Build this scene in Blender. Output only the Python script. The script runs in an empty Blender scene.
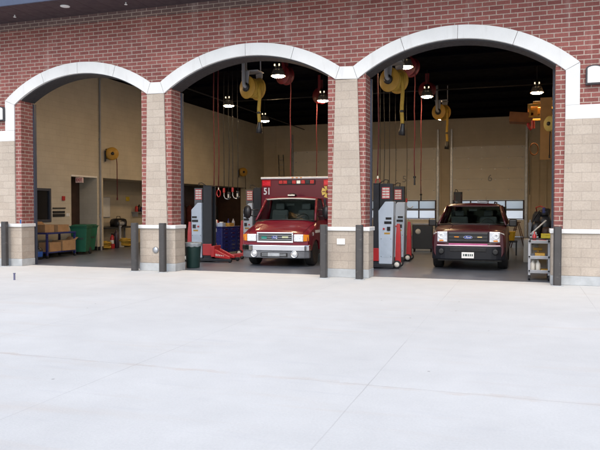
import bpy, bmesh, math, random
from mathutils import Vector, Matrix
random.seed(7)
S = bpy.context.scene
COL = S.collection
PI = math.pi
R = math.radians

# ------------------------------------------------------------------ mesh helper
class MB:
    def __init__(s): s.v = []; s.f = []; s.m = []; s.mi = 0; s.sm = []
    def mat(s, i): s.mi = i; return s
    def _add(s, vs, fs, smooth=False):
        n = len(s.v); s.v += [tuple(p) for p in vs]
        for f in fs:
            s.f.append([n + i for i in f]); s.m.append(s.mi); s.sm.append(smooth)
        return s
    def box(s, x0, x1, y0, y1, z0, z1, rot=None, piv=None):
        vs = [Vector((x, y, z)) for z in (z0, z1) for y in (y0, y1) for x in (x0, x1)]
        if rot is not None:
            c = Vector(piv) if piv else Vector(((x0 + x1) / 2, (y0 + y1) / 2, (z0 + z1) / 2))
            vs = [c + rot @ (p - c) for p in vs]
        return s._add(vs, [(0, 2, 3, 1), (4, 5, 7, 6), (0, 1, 5, 4), (2, 6, 7, 3), (0, 4, 6, 2), (1, 3, 7, 5)])
    def cyl(s, p0, p1, r0, r1=None, n=14, caps=True, smooth=True):
        p0 = Vector(p0); p1 = Vector(p1); r1 = r0 if r1 is None else r1
        d = (p1 - p0).normalized(); a = d.orthogonal().normalized(); b = d.cross(a)
        vs = []
        for p, r in ((p0, r0), (p1, r1)):
            for i in range(n):
                t = 2 * PI * i / n
                vs.append(p + a * (r * math.cos(t)) + b * (r * math.sin(t)))
        s._add(vs, [(i, (i + 1) % n, n + (i + 1) % n, n + i) for i in range(n)], smooth)
        if caps:
            s._add(vs[:n], [tuple(range(n))[::-1]]); s._add(vs[n:], [tuple(range(n))])
        return s
    def tube(s, pts, r, n=8):
        pts = [Vector(p) for p in pts]; rings = []; ref = None
        for i, p in enumerate(pts):
            d = (pts[min(i + 1, len(pts) - 1)] - pts[max(i - 1, 0)]).normalized()
            a = (ref - d * ref.dot(d)) if ref is not None else d.orthogonal()
            if a.length < 1e-5: a = d.orthogonal()
            a.normalize(); ref = a; b = d.cross(a)
            rings.append([p + a * (r * math.cos(2 * PI * k / n)) + b * (r * math.sin(2 * PI * k / n)) for k in range(n)])
        return s.loft(rings, True, True)
    def loft(s, rings, caps=True, smooth=True, closed=True):
        n = len(rings[0]); vs = [p for r in rings for p in r]; fs = []
        for j in range(len(rings) - 1):
            for i in range(n if closed else n - 1):
                k = (i + 1) % n
                fs.append((j * n + i, j * n + k, (j + 1) * n + k, (j + 1) * n + i))
        if caps: fs += [tuple(range(n))[::-1], tuple(range((len(rings) - 1) * n, len(rings) * n))]
        return s._add(vs, fs, smooth)
    def lathe(s, prof, c, axis=(0, 0, 1), n=20, smooth=True):
        ax = Vector(axis).normalized(); a = ax.orthogonal().normalized(); b = ax.cross(a); c = Vector(c)
        rings = [[c + ax * z + a * (max(r, 1e-4) * math.cos(2 * PI * k / n)) + b * (max(r, 1e-4) * math.sin(2 * PI * k / n)) for k in range(n)] for r, z in prof]
        return s.loft(rings, True, smooth)
    def prism(s, poly, axis, a0, a1, smooth=False):
        def P(u, v, w):
            return {'x': (w, u, v), 'y': (u, w, v), 'z': (u, v, w)}[axis]
        n = len(poly)
        vs = [P(u, v, a0) for u, v in poly] + [P(u, v, a1) for u, v in poly]
        fs = [tuple(range(n)), tuple(range(n, 2 * n))[::-1]] + [(i, n + i, n + (i + 1) % n, (i + 1) % n) for i in range(n)]
        return s._add(vs, fs, smooth)
    def build(s, name, mats, parent=None, bevel=0, seg=2, loc=None, rot=None):
        me = bpy.data.meshes.new(name); me.from_pydata(s.v, [], s.f)
        if not isinstance(mats, (list, tuple)): mats = [mats]
        for m in mats: me.materials.append(m)
        me.polygons.foreach_set('material_index', s.m)
        me.polygons.foreach_set('use_smooth', s.sm)
        bm = bmesh.new(); bm.from_mesh(me)
        bmesh.ops.recalc_face_normals(bm, faces=bm.faces); bm.to_mesh(me); bm.free()
        me.validate()
        o = bpy.data.objects.new(name, me); COL.objects.link(o)
        if parent: o.parent = parent
        if loc is not None: o.location = loc
        if rot is not None: o.rotation_euler = rot
        if bevel:
            b = o.modifiers.new('bevel', 'BEVEL'); b.width = bevel; b.segments = seg; b.limit_method = 'ANGLE'; b.angle_limit = R(40)
            b.harden_normals = False
        return o

def tag(o, label, cat, group=None):
    o['label'] = label; o['category'] = cat
    if group: o['group'] = group
    return o
def thing(name, label, cat, loc=(0, 0, 0), rz=0, group=None):
    o = bpy.data.objects.new(name, None); COL.objects.link(o)
    o.empty_display_size = .2; o.location = loc; o.rotation_euler = (0, 0, rz)
    return tag(o, label, cat, group)
def dup(root, loc, rz=None, label=None):
    c = root.copy(); COL.objects.link(c); c.location = loc
    if rz is not None: c.rotation_euler = (0, 0, rz)
    if label: c['label'] = label
    def kids(a, b):
        for ch in list(a.children):
            k = ch.copy(); COL.objects.link(k); k.parent = b; kids(ch, k)
    kids(root, c)
    return c
def text(name, body, size, mat, parent, loc, rot=(PI / 2, 0, 0), ext=.002, sx=1.0, bold=0.0, shear=0):
    cu = bpy.data.curves.new(name, 'FONT'); cu.body = body; cu.size = size; cu.extrude = ext
    cu.align_x = 'CENTER'; cu.align_y = 'CENTER'; cu.offset = bold; cu.shear = shear
    t = bpy.data.objects.new(name, cu); COL.objects.link(t)
    bpy.context.view_layer.update()
    me = bpy.data.meshes.new_from_object(t.evaluated_get(bpy.context.evaluated_depsgraph_get()))
    bpy.data.objects.remove(t); bpy.data.curves.remove(cu)
    me.name = name; me.materials.clear(); me.materials.append(mat)
    o = bpy.data.objects.new(name, me); COL.objects.link(o)
    o.parent = parent; o.location = loc; o.rotation_euler = rot; o.scale = (sx, 1, 1)
    return o

# ------------------------------------------------------------------ materials
def newmat(name):
    m = bpy.data.materials.new(name); m.use_nodes = True
    nt = m.node_tree; b = nt.nodes['Principled BSDF']
    return m, nt, b
def mth(nt, op, a, b=None, c=None):
    n = nt.nodes.new('ShaderNodeMath'); n.operation = op
    for i, x in enumerate((a, b, c)):
        if x is None: continue
        if isinstance(x, (int, float)): n.inputs[i].default_value = x
        else: nt.links.new(x, n.inputs[i])
    return n.outputs[0]
def noise(nt, vec, scale, detail=4, rough=.55):
    n = nt.nodes.new('ShaderNodeTexNoise'); n.inputs['Scale'].default_value = scale
    n.inputs['Detail'].default_value = detail; n.inputs['Roughness'].default_value = rough
    if vec is not None: nt.links.new(vec, n.inputs['Vector'])
    return n.outputs['Fac']
def rng(nt, v, a, b, c, d):
    n = nt.nodes.new('ShaderNodeMapRange'); nt.links.new(v, n.inputs[0])
    for i, x in enumerate((a, b, c, d)): n.inputs[i + 1].default_value = x
    return n.outputs[0]
def mix(nt, fac, a, b, mode='MIX'):
    n = nt.nodes.new('ShaderNodeMix'); n.data_type = 'RGBA'; n.blend_type = mode
    for k, x in ((0, fac), (6, a), (7, b)):
        if isinstance(x, (int, float)): n.inputs[k].default_value = x
        elif isinstance(x, tuple): n.inputs[k].default_value = (*x, 1)
        else: nt.links.new(x, n.inputs[k])
    return n.outputs[2]
def pos(nt):
    return nt.nodes.new('ShaderNodeNewGeometry').outputs['Position']
def scalecol(nt, col, fac):
    n = nt.nodes.new('ShaderNodeVectorMath'); n.operation = 'SCALE'
    if isinstance(col, tuple): n.inputs[0].default_value = col
    else: nt.links.new(col, n.inputs[0])
    nt.links.new(fac, n.inputs['Scale']); return n.outputs[0]
def M(name, rgb, rough=.5, metal=0, var=.15, scale=6, bump=0, coat=0, bscale=None, spec=.5):
    m, nt, b = newmat(name)
    tc = nt.nodes.new('ShaderNodeTexCoord').outputs['Object']
    n = noise(nt, tc, scale)
    nt.links.new(scalecol(nt, rgb, rng(nt, n, .3, .7, 1 - var, 1 + var)), b.inputs['Base Color'])
    nt.links.new(rng(nt, noise(nt, tc, scale * 2.3), .3, .7, max(.02, rough * .85), min(1, rough * 1.15)), b.inputs['Roughness'])
    b.inputs['Metallic'].default_value = metal
    b.inputs['Specular IOR Level'].default_value = spec
    b.inputs['Coat Weight'].default_value = coat; b.inputs['Coat Roughness'].default_value = .06
    if bump:
        bn = nt.nodes.new('ShaderNodeBump'); bn.inputs['Strength'].default_value = bump; bn.inputs['Distance'].default_value = .01
        nt.links.new(noise(nt, tc, bscale or scale * 8), bn.inputs['Height']); nt.links.new(bn.outputs[0], b.inputs['Normal'])
    return m
def EM(name, rgb, s):
    m, nt, b = newmat(name)
    b.inputs['Base Color'].default_value = (*rgb, 1); b.inputs['Emission Color'].default_value = (*rgb, 1)
    b.inputs['Emission Strength'].default_value = s
    return m
def wallcoord(nt, zoff=0, uoff=0):
    g = nt.nodes.new('ShaderNodeNewGeometry')
    sp = nt.nodes.new('ShaderNodeSeparateXYZ'); nt.links.new(g.outputs['Position'], sp.inputs[0])
    sn = nt.nodes.new('ShaderNodeSeparateXYZ'); nt.links.new(g.outputs['True Normal'], sn.inputs[0])
    useY = mth(nt, 'GREATER_THAN', mth(nt, 'ABSOLUTE', sn.outputs[0]), .6)
    u = mth(nt, 'ADD', mth(nt, 'MULTIPLY', sp.outputs[1], useY), mth(nt, 'MULTIPLY', sp.outputs[0], mth(nt, 'SUBTRACT', 1, useY)))
    c = nt.nodes.new('ShaderNodeCombineXYZ')
    nt.links.new(mth(nt, 'ADD', u, uoff), c.inputs[0]); nt.links.new(mth(nt, 'ADD', sp.outputs[2], zoff), c.inputs[1])
    return c.outputs[0], sp.outputs[2], g.outputs['Position']
def masonry(name, c1, c2, mortar, w, h, mort, offset=.5, rough=.85, bump=.6, zoff=0, uoff=0, stain=.15, dark_top=None, squash=1, sqf=2, bright=.1, minvar=.5, base_stain=0, streak=0):
    m, nt, b = newmat(name)
    uv, z, P = wallcoord(nt, zoff, uoff)
    t = nt.nodes.new('ShaderNodeTexBrick'); nt.links.new(uv, t.inputs['Vector'])
    t.offset = offset; t.squash = squash; t.squash_frequency = sqf
    t.inputs['Scale'].default_value = 1; t.inputs['Brick Width'].default_value = w; t.inputs['Row Height'].default_value = h
    t.inputs['Mortar Size'].default_value = mort; t.inputs['Mortar Smooth'].default_value = .25; t.inputs['Bias'].default_value = 0
    t.inputs['Color1'].default_value = (*c1, 1); t.inputs['Color2'].default_value = (*c2, 1); t.inputs['Mortar'].default_value = (*mortar, 1)
    col = t.outputs['Color']
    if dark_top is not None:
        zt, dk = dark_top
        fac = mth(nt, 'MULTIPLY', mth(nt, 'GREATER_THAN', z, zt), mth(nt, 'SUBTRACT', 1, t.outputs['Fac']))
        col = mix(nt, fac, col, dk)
    col = scalecol(nt, col, rng(nt, noise(nt, P, 1.1, 5), .3, .7, 1 - stain, 1 + stain * .6))
    col = scalecol(nt, col, rng(nt, noise(nt, P, 28, 3), .3, .7, 1 - bright, 1 + bright))
    if base_stain:
        nz = noise(nt, P, 5, 5, .65)
        f = mth(nt, 'MULTIPLY', rng(nt, z, .15, .75, 1, 0), rng(nt, nz, .45, .72, 0, base_stain))
        col = mix(nt, f, col, (.17, .145, .12))
    if streak:
        mp = nt.nodes.new('ShaderNodeMapping'); nt.links.new(uv, mp.inputs[0]); mp.inputs['Scale'].default_value = (2.6, .22, 1)
        col = mix(nt, rng(nt, noise(nt, mp.outputs[0], 1, 5, .6), .55, .78, 0, streak), col, (.62, .52, .48))
    nt.links.new(col, b.inputs['Base Color']); b.inputs['Roughness'].default_value = rough
    bn = nt.nodes.new('ShaderNodeBump'); bn.inputs['Strength'].default_value = bump; bn.inputs['Distance'].default_value = .008
    hgt = mth(nt, 'ADD', mth(nt, 'MULTIPLY', t.outputs['Fac'], -1), mth(nt, 'MULTIPLY', noise(nt, P, 60, 3), .35))
    nt.links.new(hgt, bn.inputs['Height']); nt.links.new(bn.outputs[0], b.inputs['Normal'])
    return m

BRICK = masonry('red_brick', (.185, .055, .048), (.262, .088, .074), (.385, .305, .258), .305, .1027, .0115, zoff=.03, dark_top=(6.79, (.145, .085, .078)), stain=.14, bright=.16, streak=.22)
def cast():
    m, nt, b = newmat('cast_stone'); P = pos(nt)
    mp = nt.nodes.new('ShaderNodeMapping'); nt.links.new(P, mp.inputs[0]); mp.inputs['Scale'].default_value = (5, 5, .7)
    col = scalecol(nt, (.665, .672, .665), rng(nt, noise(nt, P, 1.6, 5), .3, .7, .94, 1.04))
    col = scalecol(nt, col, rng(nt, noise(nt, P, 70, 3), .25, .75, .95, 1.05))
    col = mix(nt, rng(nt, noise(nt, mp.outputs[0], 1, 5, .65), .56, .8, 0, .4), col, (.42, .41, .39))
    nt.links.new(col, b.inputs['Base Color']); b.inputs['Roughness'].default_value = .8
    bn = nt.nodes.new('ShaderNodeBump'); bn.inputs['Strength'].default_value = .3; bn.inputs['Distance'].default_value = .004
    nt.links.new(noise(nt, P, 60, 4), bn.inputs['Height']); nt.links.new(bn.outputs[0], b.inputs['Normal']); return m
CAST = cast()
ASHLAR = masonry('tan_split_block', (.392, .335, .278), (.440, .383, .322), (.40, .345, .29), .40, .2055, .006, rough=.9, bump=.9, stain=.09, bright=.08, zoff=.008, base_stain=.45)
PLINTH = M('concrete_plinth', (.40, .42, .43), .85, var=.15, scale=4, bump=.3)
SOFFIT = M('soffit_metal', (.050, .034, .040), .5, var=.1, scale=2)
REVEAL = M('dark_reveal_metal', (.040, .040, .046), .55, var=.1)
STEELB = M('blue_grey_steel', (.040, .050, .075), .45, var=.1)
FASCIA = M('fascia_metal', (.050, .065, .11), .4, var=.05)
CMU = masonry('painted_block', (.500, .465, .385), (.520, .485, .405), (.445, .41, .335), .406, .203, .006, rough=.7, bump=.35, stain=.10, bright=.03)
CMUB = masonry('painted_block_back', (.60, .525, .40), (.62, .54, .415), (.54, .47, .355), .406, .203, .005, rough=.7, bump=.3, stain=.08, bright=.03)
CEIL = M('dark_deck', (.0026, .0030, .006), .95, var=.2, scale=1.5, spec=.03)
DARKWOOD = M('dark_wood', (.05, .025, .018), .5, var=.25, scale=3)
DOORP = M('door_panel_paint', (.80, .77, .70), .45, var=.05, scale=1.2)
DOORF = M('door_window_frame', (.06, .025, .022), .5)
GALV = M('galvanised_steel', (.45, .47, .50), .38, metal=.8, var=.2, scale=9)
WHITE = M('white_paint', (.78, .78, .76), .4, var=.04)
OFFW = M('off_white_plastic', (.62, .60, .54), .45, var=.06)
GREY = M('grey_paint', (.30, .31, .33), .4, var=.08)
SILV = M('lift_silver_paint', (.47, .54, .62), .35, var=.06, scale=3, coat=.3)
LIFTG = M('lift_grey_paint', (.085, .088, .095), .45, var=.15)
SILV2 = M('lift_hatch_paint', (.42, .49, .57), .4, var=.08)
CHAR = M('charcoal_paint', (.014, .016, .021), .42, var=.2, scale=5)
BLACK = M('black_rubber', (.012, .012, .013), .7, var=.25, scale=9)
BLKPL = M('black_plastic', (.010, .010, .012), .35, var=.15)
CHROME = M('chrome', (.78, .79, .81), .10, metal=1, var=.03)
BRIM = M('rim_metal', (.55, .56, .58), .28, metal=.9, var=.1)
AMBRED = M('ambulance_red_paint', (.145, .0034, .017), .36, var=.06, scale=1.5, coat=.35, spec=.3)
EXPRED = M('maroon_red_paint', (.048, .0018, .0085), .34, var=.06, scale=1.5, coat=.4, spec=.3)
RED = M('red_paint', (.42, .018, .022), .38, var=.12, scale=5, coat=.3)
REELRED = M('reel_maroon_paint', (.13, .010, .014), .4, var=.12)
REDHOSE = M('red_hose', (.115, .014, .020), .6, var=.1)
YEL = M('safety_yellow', (.44, .25, .035), .5, var=.14, scale=5)
YELHOSE = M('yellow_hose', (.42, .27, .035), .6, var=.14, scale=9)
PYEL = M('pale_yellow', (.60, .50, .16), .55, var=.1)
GREEN = M('green_bin_plastic', (.012, .110, .062), .42, var=.12)
DGREEN = M('dark_green_plastic', (.010, .034, .030), .45, var=.1)
BLUE = M('blue_enamel', (.012, .022, .14), .3, var=.1, coat=.5)
CARD = M('cardboard', (.36, .215, .105), .85, var=.15, scale=7)
def scuffed(name, rgb, chip, rough, amt):
    m, nt, b = newmat(name); tc = nt.nodes.new('ShaderNodeTexCoord').outputs['Object']
    oi = nt.nodes.new('ShaderNodeObjectInfo'); va = nt.nodes.new('ShaderNodeVectorMath'); va.operation = 'ADD'
    nt.links.new(tc, va.inputs[0]); nt.links.new(oi.outputs['Location'], va.inputs[1]); v = va.outputs[0]
    col = scalecol(nt, rgb, rng(nt, noise(nt, v, 3, 4), .3, .7, .85, 1.15))
    mp = nt.nodes.new('ShaderNodeMapping'); nt.links.new(v, mp.inputs[0]); mp.inputs['Scale'].default_value = (3, 3, 12)
    col = mix(nt, rng(nt, noise(nt, mp.outputs[0], 1.6, 6, .7), .60, .68, 0, amt), col, chip)
    nt.links.new(col, b.inputs['Base Color']); nt.links.new(rng(nt, noise(nt, v, 9), .3, .7, rough * .8, rough * 1.2), b.inputs['Roughness']); return m
BOLL = scuffed('bollard_brown_paint', (.046, .043, .043), (.17, .16, .15), .45, .5)
MIRR = M('headlight_glass', (.75, .77, .80), .08, metal=.55, var=.2, scale=22)
MIRR2 = M('clear_lens', (.80, .83, .86), .12, metal=.25, var=.3, scale=30)
AMBER = M('amber_lens', (.72, .24, .02), .2, var=.08)
REDL = M('red_lens', (.55, .012, .018), .15, var=.2, scale=30)
GOLD = M('gold_leaf', (.72, .50, .11), .4, metal=.3, var=.1)
TANP = M('tan_board', (.42, .24, .09), .7, var=.15, scale=2)
BROWNB = M('brown_board', (.22, .09, .03), .7, var=.2, scale=3)
SEATC = M('grey_seat_cloth', (.075, .078, .085), .8)
PINK = M('reflective_stripe', (.80, .62, .68), .3, var=.05)
PAPER = M('white_board', (.72, .74, .75), .3, var=.03)
BLUEL = M('blue_badge', (.010, .035, .22), .25, coat=.6)
BAG = M('translucent_grey_bag', (.24, .27, .29), .35, var=.2, scale=9)
LBLR = M('red_label', (.50, .05, .06), .5)

def glass(name, tint=.55, rough=.03, ior=1.5):
    m, nt, b = newmat(name)
    nt.nodes.remove(b); out = nt.nodes['Material Output']
    t = nt.nodes.new('ShaderNodeBsdfTransparent'); t.inputs[0].default_value = (tint * .93, tint, tint * .97, 1)
    g = nt.nodes.new('ShaderNodeBsdfGlossy'); g.inputs['Roughness'].default_value = rough
    lw_ = nt.nodes.new('ShaderNodeLayerWeight'); lw_.inputs[0].default_value = .5
    fz = mth(nt, 'ADD', .045, mth(nt, 'MULTIPLY', mth(nt, 'POWER', lw_.outputs['Facing'], 5), .9))
    mx = nt.nodes.new('ShaderNodeMixShader')
    nt.links.new(fz, mx.inputs[0]); nt.links.new(t.outputs[0], mx.inputs[1]); nt.links.new(g.outputs[0], mx.inputs[2])
    nt.links.new(mx.outputs[0], out.inputs[0]); return m
GLASS = glass('windscreen_glass', .84)
def frosted():
    m, nt, b = newmat('frosted_pane'); nt.nodes.remove(b); out = nt.nodes['Material Output']
    t = nt.nodes.new('ShaderNodeBsdfTranslucent'); t.inputs[0].default_value = (1.0, .95, .87, 1)
    g = nt.nodes.new('ShaderNodeBsdfTransparent'); g.inputs[0].default_value = (1.0, .96, .90, 1)
    mx = nt.nodes.new('ShaderNodeMixShader'); mx.inputs[0].default_value = .35
    nt.links.new(t.outputs[0], mx.inputs[1]); nt.links.new(g.outputs[0], mx.inputs[2]); nt.links.new(mx.outputs[0], out.inputs[0]); return m
PANE = frosted()
DKPANE = M('dark_window_glass', (.012, .014, .018), .06, var=.1)

# concrete apron: 2.57 m slabs, sawn joints, stains, rust streaks, specks
def concrete():
    m, nt, b = newmat('apron_concrete')
    P = pos(nt); sp = nt.nodes.new('ShaderNodeSeparateXYZ'); nt.links.new(P, sp.inputs[0]); x, y = sp.outputs[0], sp.outputs[1]
    def joint(v, off, step, w):
        f = mth(nt, 'FRACT', mth(nt, 'DIVIDE', mth(nt, 'ADD', v, off + 100 * step), step))
        d = mth(nt, 'MULTIPLY', mth(nt, 'ABSOLUTE', mth(nt, 'SUBTRACT', f, .5)), step)   # distance from slab middle
        return mth(nt, 'GREATER_THAN', d, step / 2 - w)
    wob = mth(nt, 'MULTIPLY', mth(nt, 'SUBTRACT', noise(nt, P, 2.5, 3), .5), .012)
    jx = joint(mth(nt, 'ADD', x, wob), 1.40, 2.57, .0055); jy = joint(mth(nt, 'ADD', y, wob), 9.45, 9.45, .007)
    jn = mth(nt, 'MULTIPLY', mth(nt, 'MAXIMUM', jx, jy), rng(nt, noise(nt, P, .45, 2), .38, .6, .15, 1))
    big = noise(nt, P, .35, 6, .6); mid = noise(nt, P, 2.2, 5, .6); fine = noise(nt, P, 45, 3, .6)
    col = scalecol(nt, (.548, .550, .532), rng(nt, big, .3, .7, .93, 1.05))
    col = scalecol(nt, col, rng(nt, mid, .3, .7, .965, 1.03)); col = scalecol(nt, col, rng(nt, fine, .25, .75, .95, 1.05))
    mp = nt.nodes.new('ShaderNodeMapping'); nt.links.new(P, mp.inputs[0]); mp.inputs['Scale'].default_value = (.32, 2.4, 1)
    st = noise(nt, mp.outputs[0], 1.0, 5, .6)
    col = mix(nt, rng(nt, st, .56, .74, 0, .30), col, (.50, .43, .36))       # faint ochre streaks
    st2 = noise(nt, mp.outputs[0], 2.1, 4, .55)
    col = mix(nt, rng(nt, st2, .58, .75, 0, .25), col, (.40, .41, .43))      # tyre greys
    wide = joint(mth(nt, 'ADD', y, mth(nt, 'MULTIPLY', mth(nt, 'SUBTRACT', mid, .5), .35)), 9.45, 9.45, .05)
    col = mix(nt, mth(nt, 'MULTIPLY', wide, rng(nt, noise(nt, P, 1.7, 4), .42, .66, 0, .30)), col, (.47, .36, .27))
    v = nt.nodes.new('ShaderNodeTexVoronoi'); nt.links.new(P, v.inputs['Vector']); v.inputs['Scale'].default_value = 1.9; v.inputs['Randomness'].default_value = 1
    spk = mth(nt, 'MULTIPLY', mth(nt, 'LESS_THAN', v.outputs['Distance'], .033), mth(nt, 'GREATER_THAN', noise(nt, v.outputs['Position'], 3.7, 0), .48))
    col = mix(nt, mth(nt, 'MULTIPLY', spk, .6), col, (.16, .15, .14))
    col = mix(nt, mth(nt, 'MULTIPLY', jn, .45), col, (.27, .26, .25))
    nt.links.new(col, b.inputs['Base Color']); b.inputs['Roughness'].default_value = .88
    bn = nt.nodes.new('ShaderNodeBump'); bn.inputs['Strength'].default_value = .3; bn.inputs['Distance'].default_value = .006
    nt.links.new(mth(nt, 'SUBTRACT', mth(nt, 'ADD', fine, mid), mth(nt, 'MULTIPLY', jn, 2)), bn.inputs['Height']); nt.links.new(bn.outputs[0], b.inputs['Normal'])
    return m
APRON = concrete()
def floormat():
    m, nt, b = newmat('shop_floor')
    P = pos(nt); big = noise(nt, P, .6, 6, .65); mid = noise(nt, P, 3.5, 5)
    col = scalecol(nt, (.112, .126, .152), rng(nt, big, .3, .7, .75, 1.2)); col = scalecol(nt, col, rng(nt, mid, .3, .7, .93, 1.06))
    nt.links.new(col, b.inputs['Base Color']); nt.links.new(rng(nt, big, .3, .7, .30, .42), b.inputs['Roughness'])
    return m
FLOOR = floormat()
GRASS = M('far_ground', (.10, .12, .06), .95, var=.3, scale=.2)

# ------------------------------------------------------------------ setting
def struct(name, mb, mat):
    o = mb.build(name, mat); o['kind'] = 'structure'; return o
struct('ground', MB().box(-400, 400, -400, 400, -.6, -.03), GRASS)
struct('apron', MB().box(-45, 40, -45, .30, -.25, 0), APRON)
struct('rear_pavement', MB().box(-150, 150, 24.32, 390, -.25, -.004), M('brightened_concrete', (.74, .73, .70), .9, var=.06, scale=.05))  # unseen paving, widened and lightened so the rear door panes look bright
struct('floor', MB().box(-20, 8, .304, 24.316, -.2, .003), FLOOR)

# ------------------------------------------------------------------ the fire station
B = thing('fire_station', 'red brick fire station with three white stone arched vehicle bays', 'building', (-6.7, 0, 0))
OFF = Vector((6.7, 0, 0))
def bpart(name, mb, mat, bevel=0, parent=None, seg=2):
    if parent is None:
        mb.v = [tuple(Vector(p) + OFF) for p in mb.v]; return mb.build(name, mat, B, bevel, seg)
    mb.v = [tuple(Vector(p) + OFF) for p in mb.v]; return mb.build(name, mat, parent, bevel, seg)

LX, RX = -20.0, 8.0           # facade ends
SOF = 7.03
bays = [dict(l=-13.98, r=-9.58, sp=4.70, top=5.43, sh=.05), dict(l=-9.07, r=-4.345, sp=4.77, top=5.553, sh=.055), dict(l=-3.805, r=.854, sp=4.74, top=5.564, sh=-.06)]
JS = .20                      # brick jamb stands this far inside the stone
for b_ in bays:
    w = (b_['r'] - b_['l']) / 2; h = b_['top'] - b_['sp']
    b_['c'] = (b_['l'] + b_['r']) / 2; b_['R'] = (w * w + h * h) / (2 * h); b_['zc'] = b_['top'] - b_['R']; b_['w'] = w; b_['c'] += b_['sh']
    b_['spl'], b_['spr'] = (b_['zc'] + math.sqrt(b_['R'] ** 2 - (b_[k_] - b_['c']) ** 2) for k_ in 'lr')
def arc(b, rad, x0, x1, n=40):
    return [(x0 + (x1 - x0) * i / n, b['zc'] + math.sqrt(max(0, rad * rad - (x0 + (x1 - x0) * i / n - b['c']) ** 2))) for i in range(n + 1)]
WT = .5
out = [(LX, 0)]
for b_ in bays:
    out.append((b_['l'] + JS, 0)); out += arc(b_, b_['R'], b_['l'] + JS, b_['r'] - JS); out.append((b_['r'] - JS, 0))
out += [(RX, 0), (RX, SOF + .3), (LX, SOF + .3)]
bpart('brick_wall', MB().prism(out, 'y', 0, WT), BRICK)
# arch soffit liners (dark metal under the arch thickness)
for b_ in bays:
    a = arc(b_, b_['R'] - .003, b_['l'] + JS + .003, b_['r'] - JS - .003); c = arc(b_, b_['R'] - .03, b_['l'] + JS + .003, b_['r'] - JS - .003)
    bpart('arch_soffit', MB().prism(a + c[::-1], 'y', .045, WT + .07), REVEAL)
    # steel jamb channels behind the brick
    for x0, x1 in ((b_['l'] + JS - .05, b_['l'] + JS + .04), (b_['r'] - JS - .04, b_['r'] - JS + .05)):
        zt = b_['zc'] + math.sqrt(b_['R'] ** 2 - (x0 - b_['c']) ** 2) - .03
        bpart('steel_jamb', MB().box(x0, x1, WT + .003, WT + .10, 0.004, zt), STEELB)
# white stone arches, voussoirs with fine joints
PF = -.045
for i, b_ in enumerate(bays):
    Ro = b_['R'] + .305
    xl_o = b_['l'] - .105 if i > 0 else b_['l'] - .325
    xr_o = b_['r'] + .105 if i < 2 else b_['r'] + .29
    mb = MB(); N = 4; g = .004
    th_i = [math.asin((b_['l'] - b_['c']) / b_['R']), math.asin((b_['r'] - b_['c']) / b_['R'])]
    th_o = [math.asin((xl_o - b_['c']) / Ro), math.asin((xr_o - b_['c']) / Ro)]
    cuts = [0, .255, .5, .745, 1.0]
    for k in range(N):
        inner = []; outer = []
        for j in range(13):
            t = cuts[k] + (cuts[k + 1] - cuts[k]) * j / 12
            ti = th_i[0] + (th_i[1] - th_i[0]) * t
            # interior mitres fixed by both curves; inner joints radial
            e = t
            to_r = ti; to_m = th_o[0] + (th_o[1] - th_o[0]) * e
            bl = min(1, min(t, 1 - t) / .2); to = to_m * (1 - bl) + to_r * bl
            dg = g / b_['R'] * (1 if j == 0 else -1 if j == 12 else 0)
            inner.append((b_['c'] + (b_['R'] - .004) * math.sin(ti + dg), b_['zc'] + (b_['R'] - .004) * math.cos(ti + dg)))
            outer.append((b_['c'] + Ro * math.sin(to + dg), b_['zc'] + Ro * math.cos(to + dg)))
        mb.prism(inner + outer[::-1], 'y', PF, .04)
    bpart('stone_arch', mb, CAST, .006)
    b_['oL'] = (xl_o, b_['zc'] + Ro * math.cos(th_o[0])); b_['oR'] = (xr_o, b_['zc'] + Ro * math.cos(th_o[1]))
# kneeler stones over the two middle piers
for a, c in ((bays[0], bays[1]), (bays[1], bays[2])):
    p = [(a['r'] + .002, a['spr']), (c['l'] - .002, c['spl']), (c['oL'][0] - .003, c['oL'][1]), (a['oR'][0] + .003, a['oR'][1])]
    bpart('kneeler_stone', MB().prism(p, 'y', PF, .04), CAST, .006)
# end blocks and the long bands
b0, b2 = bays[0], bays[2]
BT, BB = 3.925, 3.62
bpart('stone_end_block', MB().prism([(b0['l'], BT + .003), (b0['l'], b0['spl'] - .002), (b0['oL'][0], b0['oL'][1] - .004), (b0['oL'][0], BT + .003)], 'y', PF, .04), CAST, .006)
bpart('stone_end_block', MB().prism([(b2['r'], BT + .003), (b2['oR'][0], BT + .003), (b2['oR'][0], b2['oR'][1] - .004), (b2['r'], b2['spr'] - .002)], 'y', PF, .04), CAST, .006)
for x0, x1 in ((LX, b0['l']), (b2['r'], RX)):
    mb = MB(); n = 4 if x1 - x0 > 6.5 else 4
    for k in range(n):
        mb.box(x0 + (x1 - x0) * k / n + .002, x0 + (x1 - x0) * (k + 1) / n - .002, PF, .04, BB, BT)
    bpart('stone_band', mb, CAST, .006)
# piers
CT, CB, PT = 1.225, 1.13, .205
def pier(xl0, xr0, xl1, xr1, ztop, bl, br, ret=True):
    """shaft from (xl0..xr0) at the cap to (xl1..xr1) at ztop; base bl..br"""
    p = bpart('stone_pier', MB().prism([(xl0, CT), (xr0, CT), (xr1, ztop), (xl1, ztop)], 'y', PF + .003, .04), ASHLAR)
    bpart('pier_base', MB().box(bl, br, -.10, .44 if ret else .06, PT, CB), ASHLAR, .012, p)
    bpart('pier_cap', MB().box(bl - .03, br + .03, -.145, .46 if ret else .06, CB, CT), CAST, .012, p)
    bpart('pier_plinth', MB().box(bl - .006, br + .006, -.106, .446 if ret else .07, 0, PT), PLINTH, .01, p)
    return p
pier(-9.645, -8.995, -9.58, -9.07, min(bays[0]['spr'], bays[1]['spl']) - .002, -9.79, -8.72)
pier(-4.44, -3.70, -4.345, -3.805, min(bays[1]['spr'], bays[2]['spl']) - .002, -4.56, -3.50)
pier(LX, -13.98, LX, -13.98, BB, LX, -13.71)
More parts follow.
